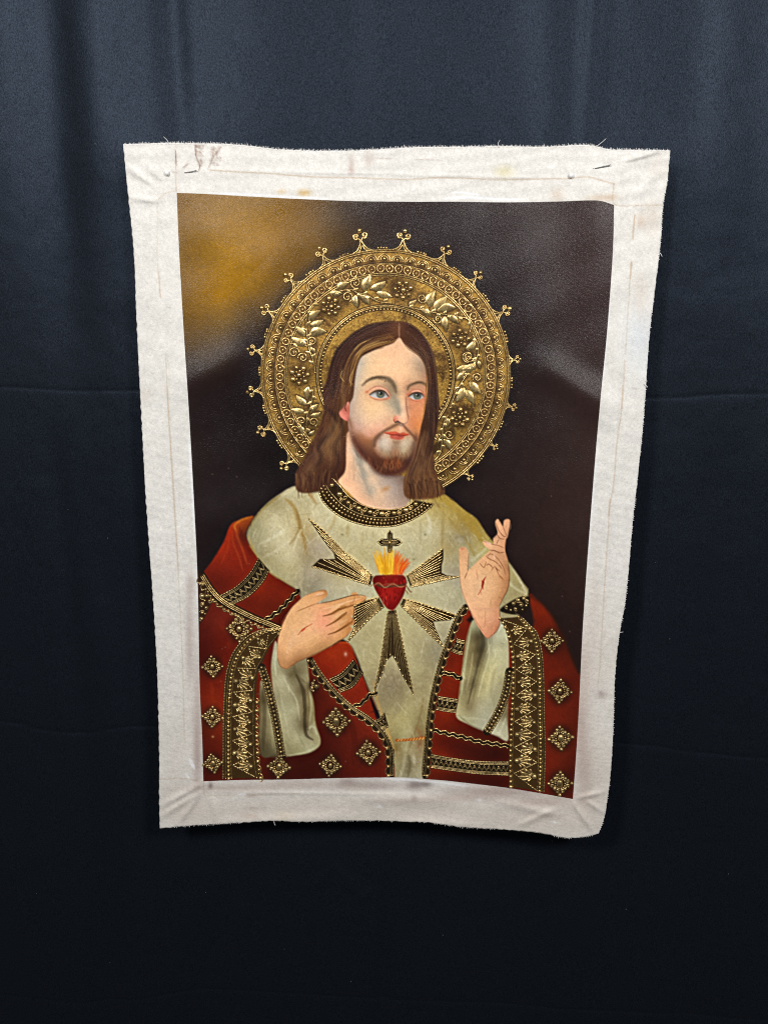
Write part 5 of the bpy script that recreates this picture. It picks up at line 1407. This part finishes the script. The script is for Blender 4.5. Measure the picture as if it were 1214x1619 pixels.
# ================================================================== raised gold work
# ---- halo plate and its ornaments
A0, A1 = -61.0, 229.0
BODY = np.maximum(np.maximum(HRM, full_mask(FACE, FACEP, 1)), np.maximum(TM, full_mask(FACE, NECKP, 1)))
rr = np.linspace(60, 197.5, 150)
na = 760
aa = np.linspace(-75, 250, na)
GX = np.stack([ring_px(r, -75, 250, na) for r in rr])
bx, by = GX[..., 0], GX[..., 1]
cov = sample(BODY, bx.ravel(), by.ravel()).reshape(bx.shape)
F = grid_faces(len(rr), na)
F = F[:, ::-1]
okf = cov.ravel()[F].max(axis=1) < .5
F = F[okf]
used = np.zeros(bx.size, bool)
used[F.ravel()] = True
remap = np.cumsum(used) - 1
off = np.where(rr > 196.5, .0004, .0009)[:, None] + 0 * bx
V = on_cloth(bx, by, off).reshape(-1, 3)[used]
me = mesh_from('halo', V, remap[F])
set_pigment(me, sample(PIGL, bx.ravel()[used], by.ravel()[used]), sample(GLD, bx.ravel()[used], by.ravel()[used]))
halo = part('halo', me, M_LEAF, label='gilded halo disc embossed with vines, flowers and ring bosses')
HO = .0010


def visible(x, y, lim=.35):
    return float(sample(BODY, np.array([x]), np.array([y]))[0]) < lim


def clip_runs(P, lim=.5):
    c = sample(BODY, P[:, 0], P[:, 1]) < lim
    runs, cur = [], []
    for p, k in zip(P, c):
        if k:
            cur.append(p)
        elif cur:
            runs.append(np.array(cur))
            cur = []
    if cur:
        runs.append(np.array(cur))
    return [r for r in runs if len(r) > 3]


for r, w, rope in ((196.0, .9, 0), (193.0, .8, 0), (174.0, .8, 0), (159.0, .9, 0), (156.0, .8, 0), (108.5, .9, 0), (106.0, .7, 0)):
    for P in clip_runs(ring_px(r, -75, 250, 500)):
        mb = MB()
        wire(mb, P, w, HO, 2.4, rope)
        piece('rim_line', mb, halo, M_GOLD)
mb = MB()
for P in clip_runs(ring_px(102.5, -75, 250, 500)):
    for x, y in resample(P, 5.6):
        bead(mb, x, y, 2.0, off=HO)
piece('bead_row', mb, halo, M_GOLD, kind='stuff')


def local_mesh(fn, name):
    mb = MB()
    fn(mb)
    return mb.mesh(name)


ZN = np.array([0, 0, 1.0])


def lw(mb, pts, r, closed=False, n=5, sides=5, rope=0.0):
    if JIT[0]:
        pts = [(p[0] + g.uniform(-.3, .3), p[1] + g.uniform(-.3, .3)) for p in pts]
    P = spline(pts, closed, n)
    P3 = np.c_[P, np.zeros(len(P))]
    mb.tube(P3, r, ZN, sides, closed)


JIT = [0.0]


def ld(mb, x, y, rx, ry=None, h=None, seg=9, rings=3):
    if JIT[0]:
        j = JIT[0]
        x, y = x + g.uniform(-j, j), y + g.uniform(-j, j)
        k = g.uniform(1 - j * .3, 1 + j * .25)
        rx, ry = rx * k, (ry or rx) * k * g.uniform(.92, 1.08)
    mb.dome((x, y, 0), rx, ry or rx, h or rx, (1, 0, 0), (0, 1, 0), (0, 0, 1), seg, rings)


def circ(cx, cy, r, n=10, a0=0, a1=360):
    a = np.radians(np.linspace(a0, a1, n, endpoint=(a1 - a0) < 360))
    return [(cx + r * math.cos(t), cy + r * math.sin(t)) for t in a]


def curl(cx, cy, r, a0, turns, n=14):
    return [(cx + r * (1 - .75 * k / n) * math.cos(a0 + turns * 2 * math.pi * k / n), cy + r * (1 - .75 * k / n) * math.sin(a0 + turns * 2 * math.pi * k / n)) for k in range(n + 1)]


def f_ring(mb):
    lw(mb, circ(0, 0, 5.4, 9), 1.05, True, 2, 5)
    ld(mb, 0, 0, 2.3, seg=7, rings=2)


def f_scallop(mb):
    lw(mb, circ(0, -2, 9.0, 9, -8, 188), .95, n=2)
    lw(mb, circ(0, -1, 5.6, 8, -10, 190), .8, n=2)
    ld(mb, 0, 0, 2.7, seg=7, rings=2)


def f_flower(mb):
    for k in range(7):
        a = 2 * math.pi * k / 7 + .3
        ld(mb, 12.2 * math.cos(a), 12.2 * math.sin(a), 3.9)
        a += math.pi / 7
        ld(mb, 7 * math.cos(a), 7 * math.sin(a), 1.7, seg=6, rings=2)
    ld(mb, 0, 0, 3.8)


def f_finial(mb):
    for s in (-1, 1):
        lw(mb, [(s * 14, -1), (s * 7, 2.5), (s * 2.5, 8), (0, 15)], 1.5)
        lw(mb, [(s * 6, -1), (s * 3, 2.5), (0, 8.5)], 1.1)
        lw(mb, [(0, 13), (s * 3, 17)] + curl(s * 5.6, 20, 3.9, -math.pi / 2, s * 1.15), 1.5)
        ld(mb, s * 5.6, 20, 1.6, seg=6, rings=2)
    ld(mb, 0, 26.5, 4.0)


def f_rosette(mb):
    ld(mb, 0, 0, 5.2, 6.4, 3.6, 11, 3)
    for k in range(14):
        a = 2 * math.pi * k / 14
        ld(mb, 8.3 * math.cos(a), 9.8 * math.sin(a), 1.85, seg=6, rings=2)
    for k in range(4):
        a = math.pi / 2 * k + math.pi / 2
        c, s = math.cos(a), math.sin(a)
        for q in (-1, 1):
            x, y = 13.2, q * 4.6
            P = curl(x, y, 3.6, math.pi - q * .6, q * 1.0, 9)
            lw(mb, [(c * u - s * v, (s * u + c * v) * 1.08) for u, v in P], 1.5, n=2, sides=5)
            ld(mb, c * x - s * y, (s * x + c * y) * 1.08, 1.5, seg=6, rings=2)
        ld(mb, c * 19.2, s * 19.2 * 1.08, 3.3)
        d = a + math.pi / 4
        ld(mb, 12.4 * math.cos(d), 13.2 * math.sin(d), 3.4, seg=8, rings=2)


def f_palmette(mb, n=6, L=15.0):
    ld(mb, 0, 0, 2.9, seg=8, rings=2)
    for k in range(n):
        a = math.radians(-50 + 100 * k / (n - 1)) + math.pi / 2
        l = L * (.62 + .45 * math.sin(math.pi * k / (n - 1)))
        c, s = math.cos(a), math.sin(a)
        P = np.array([(c * t, s * t, 0) for t in np.linspace(3.2, l, 6)])
        mb.tube(P, np.array([.5, .75, 1.05, 1.5, 1.9, .7]), ZN, 5)


g = random.Random(30)
JIT[0] = .55


def variants(fn, name, mat, n):
    out = []
    for _ in range(n):
        m_ = local_mesh(fn, name)
        m_.materials.append(mat)
        out.append(m_)
    return out


ME_RING, ME_SCAL, ME_FLOW, ME_FIN = (variants(f, n, M_GOLD, 5) for f, n in ((f_ring, 'ring_boss'), (f_scallop, 'scallop'), (f_flower, 'flower'), (f_finial, 'finial')))
ME_ROS, ME_PALM = variants(f_rosette, 'rosette', M_GOLD2, 7), variants(f_palmette, 'palmette', M_GOLD2, 5)
JIT[0] = 0.0


def radial(r, a):
    p = ring_px(r, a, a, 1)[0]
    return p[0], p[1], math.atan2(p[0] - HC[0], -(p[1] - HC[1])) * -1


g = random.Random(31)
for k in range(73):
    a = -75 + 360 * k / 73
    if a > 250:
        break
    x, y, t = radial(166.5 + g.uniform(-.6, .6), a)
    if visible(x, y):
        piece('ring_boss', g.choice(ME_RING), halo, mw=frame(x, y, t + g.uniform(-.3, .3), g.uniform(.95, 1.07), HO))
for k in range(55):
    a = -73 + 360 * k / 55
    if a > 250:
        break
    x, y, t = radial(181.5 + g.uniform(-.6, .6), a)
    if visible(x, y):
        piece('scallop', g.choice(ME_SCAL), halo, mw=frame(x, y, t, g.uniform(.95, 1.06), HO))
tips = [(495, 42), (685, 42), (866, 108), (1003, 215), (1125, 365), (1168, 575), (1153, 778), (1075, 945), (972, 1075), (328, 115), (188, 225), (88, 362), (32, 535), (28, 712), (70, 880), (165, 1028)]
angs = []
for tx, ty in fr(HALO, tips):
    a = math.degrees(math.atan2(-(ty - HC[1]), tx - HC[0]))
    if a < -90:
        a += 360
    angs.append(a)
    bx_, by_, t = radial(196.5, a)
    hgt = math.hypot(tx - bx_, ty - by_)
    piece('finial', g.choice(ME_FIN), halo, mw=frame(bx_, by_, t, hgt / 27.5, .0006))
mb = MB()
angs = sorted(angs)
for a, b in zip(angs[:-1], angs[1:]):
    for q in (.40, .47, .54, .61):
        am = a + (b - a) * q + g.uniform(-.2, .2)
        x, y, t = radial(199.3 + g.uniform(-.4, .8), am)
        if visible(x, y):
            bead(mb, x, y, g.uniform(1.8, 2.5))
piece('rim_bead', mb, halo, M_GOLD, kind='stuff')
for x, y in fr(HALO, FLOWERS):
    piece('flower', g.choice(ME_FLOW), halo, mw=frame(x, y, g.uniform(0, 1), 1.02, HO))


def leaf(o, b, t, wide=.50):
    (x0, y0), (x1, y1) = fr(o, [b, t])
    d = np.array([x1 - x0, y1 - y0])
    L = np.hypot(*d)
    d /= L
    n = np.array([d[1], -d[0]])
    bend = g.uniform(-.16, .16) * L
    V, F = [], []
    m = 7
    for i in range(m):
        s = i / (m - 1)
        w = L * wide * .5 * math.sin(math.pi * s ** .8) ** .8 + .35
        c = np.array([x0, y0]) + d * L * s + n * bend * math.sin(math.pi * s)
        for q, h in ((-1, 0), (-.5, 1.5), (0, .9), (.5, 1.7), (1, 0)):
            V.append((c + n * w * q).tolist() + [h * (.35 + .65 * math.sin(math.pi * min(.95, s * .9 + .08)))])
    for i in range(m - 1):
        for k in range(4):
            F.append((i * 5 + k, i * 5 + k + 1, (i + 1) * 5 + k + 1, (i + 1) * 5 + k))
    V = np.array(V)
    k = mpp(x0, y0)
    W = on_cloth(V[:, 0], V[:, 1], HO + V[:, 2] * k * 1.2)
    piece('leaf', mesh_from('leaf', W, F), halo, M_GOLD)


def scroll(o, c, r, sgn=1):
    (x, y), = fr(o, [c])
    r = r / o[2]
    mb = MB()
    wire(mb, spline(curl(x, y, r, g.uniform(0, 6.28), sgn * 1.35, 16), False, 3), 1.15, HO, 1.5)
    bead(mb, x, y, 1.9, off=HO)
    piece('scroll', mb, halo, M_GOLD)


def vine(o, pts):
    mb = MB()
    wire(mb, spline(fr(o, pts), False, 6), 1.0, HO, 2.0)
    piece('vine_stem', mb, halo, M_GOLD)


for o, pts in VINES:
    vine(o, pts)
for o, lst in LEAVES:
    for b, t in lst:
        (px_, py_), = fr(o, [t])
        if visible(px_, py_, .6):
            leaf(o, b, t)
for o, c, r, s in SCROLLS:
    scroll(o, c, r, s)

for o, pts in VINES:
    C = resample(spline(fr(o, pts), False, 6), 1.0)
    T = np.gradient(C, axis=0)
    for q, i in enumerate(range(6, len(C) - 5, 9)):
        n_ = np.array([T[i, 1], -T[i, 0]]) * (1 if q % 2 else -1)
        t_ = C[i] + (n_ * 6.5 + T[i] * 5.5) * g.uniform(.8, 1.15)
        if visible(t_[0], t_[1], .4) and 110 < np.hypot(t_[0] - HC[0], t_[1] - HC[1]) < 154:
            leaf(FULL, tuple(C[i]), tuple(t_), .55)

# ---- rosettes scattered on the mantle
for o, x, y, s in ROSETTES:
    (px_, py_), = fr(o, [(x, y)])
    piece('rosette', g.choice(ME_ROS), painting, mw=frame(px_, py_, g.uniform(-.16, .16), s * g.uniform(.80, .92)))


# ---- border work
def lerp_curve(A, B, f):
    return A * (1 - f) + B * f


def band_curves(o, a, b, n=200):
    A, B = edge_curve(fr(o, a), n), edge_curve(fr(o, b), n)
    return A, B


def lines_on(parent, A, B, specs, mat=M_GOLD2):
    for f, r, rope in specs:
        mb = MB()
        wire(mb, lerp_curve(A, B, f), r, .0006, 2.4, rope, 4.6)
        piece('cord' if rope else 'wire_line', mb, parent, mat)


def beads_on(parent, C, spacing, r, mat=M_GOLD2, name='bead_row', skip=0.0):
    mb = MB()
    for x, y in resample(C, spacing):
        if g.random() >= skip:
            bead(mb, x, y, r * g.uniform(.92, 1.08))
    return piece(name, mb, parent, mat, kind='stuff')


def zig_part(name, o, up, lo):
    A, B = band_curves(o, up, lo)
    wd = np.hypot(*(A[100] - B[100]))
    L = np.hypot(*np.diff(lerp_curve(A, B, .5), axis=0).T).sum()
    mb = MB()
    wire(mb, lerp_curve(A, B, .05), .95, .0006, 2, .35, 4.6)
    P = part(name, mb, M_GOLD2)
    lines_on(P, A, B, [(.95, .95, .35), (.16, .6, 0), (.24, .6, 0), (.78, .6, 0), (.86, .6, 0)])
    n = max(3, int(round(L / (wd * .36))))
    for lo_, hi_, r in ((.32, .70, .75), (.46, .84 if False else .72, .55)):
        t = np.linspace(2, 197, 2 * n + 1)
        Z = []
        for k, q in enumerate(t):
            i = int(round(q))
            f = lo_ if k % 2 == 0 else hi_
            Z.append(A[i] * (1 - f) + B[i] * f)
        mb = MB()
        wire(mb, np.array(Z), r, .0006, 1.4)
        piece('zigzag', mb, P, M_GOLD2)


for i, z in enumerate(ZIG):
    zig_part('braid_band', z['o'], z['up'], z['lo'])
for z in WAVY:
    P = spline(fr(z['o'], z['p']), False, 8)
    P = resample(P, 1.0)
    s = np.arange(len(P))
    for k, off_ in enumerate((-2.6, 2.6)):
        T = np.gradient(P, axis=0)
        T /= np.hypot(T[:, 0], T[:, 1])[:, None]
        Q = P + np.stack([T[:, 1], -T[:, 0]], 1) * (off_ + 1.3 * np.sin(s / 14 * 2 * math.pi))[:, None]
        mb = MB()
        wire(mb, Q, .95, .0006, 1.2)
        if k == 0:
            W_ = part('wavy_braid', mb, M_GOLD)
        else:
            piece('wavy_wire', mb, W_, M_GOLD)
for z in STRIP:
    C = resample(spline(fr(z['o'], z['p']), False, 8), 1.5)
    w = z['w'] / z['o'][2]
    mb = MB()
    wire(mb, offset(C, w * .40), 1.0, .0006, 2, .35, 4.4)
    P = part('beaded_trim', mb, M_GOLD2)
    for q in (-.40, .27, -.27):
        mb = MB()
        wire(mb, offset(C, w * q), 1.0 if abs(q) > .3 else .55, .0006, 2, .35 if abs(q) > .3 else 0, 4.4)
        piece('cord', mb, P, M_GOLD2)
    beads_on(P, C, 6.4, 2.5)
for z in EDGEB:
    C = resample(spline(fr(z['o'], z['p']), False, 8), 1.5)
    w = z['w'] / z['o'][2]
    sd = z['side']
    mb = MB()
    wire(mb, offset(C, -sd * w * .42), 1.0, .0006, 2, .35, 4.4)
    P = part('beaded_edge', mb, M_GOLD2)
    for q, r, rp in ((-.18, .7, 0), (-.02, .6, 0)):
        mb = MB()
        wire(mb, offset(C, sd * w * q), r, .0006, 2, rp)
        piece('wire_line', mb, P, M_GOLD2)
    E_ = offset(C, sd * w * .26)
    beads_on(P, E_, 14.5, 2.9, M_GOLD, 'edge_bead')
    mb = MB()
    S_ = resample(offset(C, sd * w * .30), 1.0)
    s = np.arange(len(S_))
    T = np.gradient(S_, axis=0)
    T /= np.hypot(T[:, 0], T[:, 1])[:, None]
    S_ = S_ + np.stack([T[:, 1], -T[:, 0]], 1) * (sd * (4.2 * np.abs(np.sin(s / 14.5 * math.pi + .1))))[:, None]
    wire(mb, S_, .7, .0006, 1.3)
    piece('scalloped_wire', mb, P, M_GOLD2)
# diagonal edge over the left arm
C = resample(spline(fr(SL, DIAG['p']), False, 8), 1.5)
mb = MB()
wire(mb, offset(C, 3.2), 1.0, .0006, 2)
P = part('mantle_hem', mb, M_GOLD)
for q in (0.4, -2.2):
    mb = MB()
    wire(mb, offset(C, q), .8, .0006, 2)
    piece('wire_line', mb, P, M_GOLD)
beads_on(P, offset(C, -8.5)[30:], 6.5, 2.3)
mb = MB()
S_ = resample(offset(C, -5.5), 1.0)
s = np.arange(len(S_))
T = np.gradient(S_, axis=0)
T /= np.hypot(T[:, 0], T[:, 1])[:, None]
S_ = S_ - np.stack([T[:, 1], -T[:, 0]], 1) * (6 * np.abs(np.sin(s / 12 * math.pi)))[:, None]
wire(mb, S_, .8, .0006, 1.3)
piece('scalloped_wire', mb, P, M_GOLD2)
# clusters at the arm's edge and at the shoulder end of the right border
for nm, o, pts in (('edge_cluster', SL, [(80, 620, 3.0), (98, 650, 2.4), (78, 690, 4.2), (104, 690, 2.8), (122, 720, 2.8), (80, 740, 3.2), (100, 760, 2.6), (78, 790, 2.8), (74, 828, 2.6), (92, 718, 1.8), (76, 655, 2.0), (112, 665, 2.0), (142, 715, 2.8), (94, 798, 1.8)]),
                   ('shoulder_cluster', SR, [(760, 755, 2.6), (800, 735, 3), (830, 715, 3.4), (862, 705, 3), (885, 720, 2.8), (878, 748, 2.4), (845, 745, 3), (815, 768, 2.6), (785, 775, 2.2), (855, 772, 2.2)]),
                   ('hem_cluster', BL, [(740, 380, 2.6), (735, 408, 2.8), (760, 395, 3.2), (748, 362, 2), (742, 425, 2.2)])):
    mb = MB()
    for x, y, r in pts:
        (px_, py_), = fr(o, [(x, y)])
        bead(mb, px_, py_, r, seg=9, rings=3)
        if r > 2.5:
            wire(mb, spline(curl(px_, py_, r * 1.5, g.uniform(0, 6), 1.0, 8), False, 2), .6, .0006, 1.5)
    part(nm, mb, M_GOLD2, 'stuff')


# ---- the two broad patterned borders
def big_band(o, left, right, lines, beads, zf, period, t0=0.0, flip=0):
    A, B = band_curves(o, left, right, 400)
    f, r, rope = lines[0]
    mb = MB()
    wire(mb, lerp_curve(A, B, f), r, .0006, 2.2, rope, 4.4)
    P = part('patterned_border', mb, M_GOLD2)
    lines_on(P, A, B, lines[1:])
    for f, sp, r in beads:
        beads_on(P, lerp_curve(A, B, f), sp, r, M_GOLD)
    M = lerp_curve(A, B, .5)
    d = np.r_[0, np.cumsum(np.hypot(*np.diff(M, axis=0).T))]
    n = int(d[-1] / (period / 2))
    q = np.interp(np.linspace(t0, d[-1] - 1, n + 1), d, np.arange(len(d)))
    Z = []
    for k, i in enumerate(q):
        i = min(int(round(i)), 399)
        f = zf[(k + flip) % 2]
        Z.append(A[i] * (1 - f) + B[i] * f)
    for a, b in zip(Z[:-1], Z[1:]):
        mb = MB()
        wire(mb, np.array([a, b]), 1.1, .0006, 1.2, .38, 4.0)
        piece('zigzag_cord', mb, P, M_GOLD2)
    for k in range(len(q) - 2):
        # one palmette in each triangle: base on the open side, opening towards the apex
        i = min(int(round(q[k + 1])), 399)
        fa = zf[(k + 1 + flip) % 2]      # apex side
        fb = zf[(k + flip) % 2]
        base = A[i] * (1 - fb) + B[i] * fb
        apex = A[i] * (1 - fa) + B[i] * fa
        v = apex - base
        base = base + v * .10
        L = np.hypot(*v)
        ang = math.atan2(-v[0], -v[1])
        piece('palmette', g.choice(ME_PALM), P, mw=frame(base[0], base[1], ang, L * .66 / 16.0 * g.uniform(.94, 1.04)))
    return P


big_band(BL, BIG_L['left'], BIG_L['right'], [(.02, 1.1, .35), (.10, .6, 0), (.25, .7, 0), (.92, .7, 0)], [(.175, 6.4, 2.5)], (.30, .88), 40, 18)
big_band(BR, BIG_R['left'], BIG_R['right'], [(.985, 1.0, .35), (.80, .6, 0), (.92, .6, 0), (.10, .6, 0)], [(.04, 8.2, 2.8), (.86, 6.4, 2.5)], (.14, .76), 41, 4, 0)
# scalloped bead edge on the inner side of the left border
A, B = band_curves(BL, BIG_L['left'], BIG_L['right'], 400)
E_ = B[200:]
mb = MB()
for x, y in resample(E_, 13.5):
    bead(mb, x + 1.5, y, 3.0, seg=9, rings=3)
    wire(mb, np.array([(x + 5 * math.cos(t), y + 6.4 * math.sin(t)) for t in np.linspace(-1.5, 1.5, 8)]), .75, .0006, 1.2)
part('scalloped_edge', mb, M_GOLD, 'stuff')

# ---- collar
A, B = edge_curve(COL_IN, 300), edge_curve(COL_OUT, 300)
mb = MB()
wire(mb, lerp_curve(A, B, .03), 1.0, .0006, 2)
P = part('jewelled_collar', mb, M_GOLD)
lines_on(P, A, B, [(.50, .7, 0), (.97, 1.1, .4)])
beads_on(P, lerp_curve(A, B, .62), 5.6, 2.0, M_GOLD)
beads_on(P, lerp_curve(A, B, .80), 5.8, 2.1, M_GOLD)
C = lerp_curve(A, B, .26)
for k, i in enumerate(np.linspace(14, 286, 9)):
    i = int(i)
    mb = MB()
    k_ = mpp(*C[i])
    mb.dome(on_cloth(C[i:i + 1, 0], C[i:i + 1, 1], .0006)[0], (5.0 if k % 2 else 4.0) * k_, (4.2 if k % 2 else 3.4) * k_, 3.4 * k_, seg=10, rings=3)
    piece('collar_boss', mb, P, M_GOLD)
    if 0 < k < 8:
        j = int(i + 17)
        if j < 299:
            for s_, dd in ((1, -1.6), (-1, 1.8)):
                mb = MB()
                c_ = C[j] + (B[j] - A[j]) / np.hypot(*(B[j] - A[j])) * dd + (s_ * 2.4, 0)
                wire(mb, spline(curl(c_[0], c_[1], 3.6, 1.5 * s_, s_ * 1.3, 10), False, 3), .85, .0006, 1.2)
                piece('collar_scroll', mb, P, M_GOLD)

# ---- rays round the heart
for R in RAYS:
    a, b = edge_curve(fr(CH, R['a']), 60), edge_curve(fr(CH, R['b']), 60)
    mb = MB()

    def braid(P):
        P = resample(P, 1.0)
        s = np.arange(len(P))
        T = np.gradient(P, axis=0)
        T /= np.hypot(T[:, 0], T[:, 1])[:, None]
        return P + np.stack([T[:, 1], -T[:, 0]], 1) * (.9 * np.sin(s / 6.2 * 2 * math.pi))[:, None]
    wire(mb, braid(a), 1.15, .0006, 1.1)
    P = part('ray', mb, M_GOLD)
    mb = MB()
    wire(mb, braid(b), 1.15, .0006, 1.1)
    piece('ray_edge', mb, P, M_GOLD)
    far = fr(CH, [R['a'][-1]] + R['notch'] + R['tipb'][::-1] + [R['b'][-1]])
    far = edge_curve(far, 100) if len(far) > 2 else np.array(far)
    n = 13
    for k in range(1, n):
        f = k / n
        root = a[0] * (1 - f) + b[0] * f
        tip = far[int(f * 99)]
        q = root * .96 + tip * .04
        mb = MB()
        wire(mb, np.array([q, root * .02 + tip * .98]), .72, .0006, 4, sides=4)
        piece('ray_thread', mb, P, M_GOLD)

# ---- little cross above the heart
mb = MB()
for pts in ([(612, 78), (626, 98), (622, 112), (622, 143), (652, 143), (668, 138), (694, 155), (668, 172), (652, 167), (622, 167), (622, 212), (612, 226), (602, 212), (602, 167), (572, 167), (556, 172), (530, 155), (556, 138), (572, 143), (602, 143), (602, 112), (598, 98), (612, 78)],):
    wire(mb, np.array(fr(CH, pts)), .8, .0006, 1.2)
crs = part('cross', mb, M_GOLD2)
for p0, p1 in (((612, 100), (612, 205)), ((556, 155), (668, 155))):
    mb = MB()
    wire(mb, np.array(fr(CH, [p0, p1])), .7, .0006, 1.5)
    piece('cross_bar', mb, crs, M_GOLD2)
mb = MB()
(px_, py_), = fr(CH, [(612, 158)])
bead(mb, px_, py_, 3.4, seg=9, rings=3)
piece('cross_boss', mb, crs, M_GOLD)

# ================================================================== pins that hold the cloth
for head, shaft, lab in (((265, 274), [(265, 274), (280, 274), (294, 273), (312, 270)], 'white pearl-headed pin stuck through the upper left corner of the canvas'),
                         ((902, 278), [(902, 278), (922, 270), (942, 266), (965, 261)], 'white pearl-headed pin stuck through the upper right corner of the canvas')):
    loc = Vector(on_cloth(np.array([head[0]]), np.array([head[1]]), .001)[0])
    e = bpy.data.objects.new('dressmaker_pin', None)
    COL.objects.link(e)
    e.location = loc
    tag(e, lab, 'pin', 'pins holding the canvas')
    inv = Matrix.Translation(-loc)
    mb = MB()
    c = on_cloth(np.array([head[0]]), np.array([head[1]]), .0018)[0]
    mb.dome(c, .0033, .0036, .0030, seg=14, rings=5, low=-1.2)
    link('pin_head', mb.mesh('pin_head'), M_PEARL, e, inv)
    mb = MB()
    Q = resample(spline(shaft, False, 6), 1.5)
    s = np.linspace(0, 1, len(Q))
    o_ = np.interp(s, [0, .12, .25, .5, .6, 1.0], [.0005, -.0020, -.0030, -.0025, .0006, .0022])
    mb.tube(on_cloth(Q[:, 0], Q[:, 1], o_), .00055, sides=7)
    link('pin_shaft', mb.mesh('pin_shaft'), M_STEEL, e, inv)
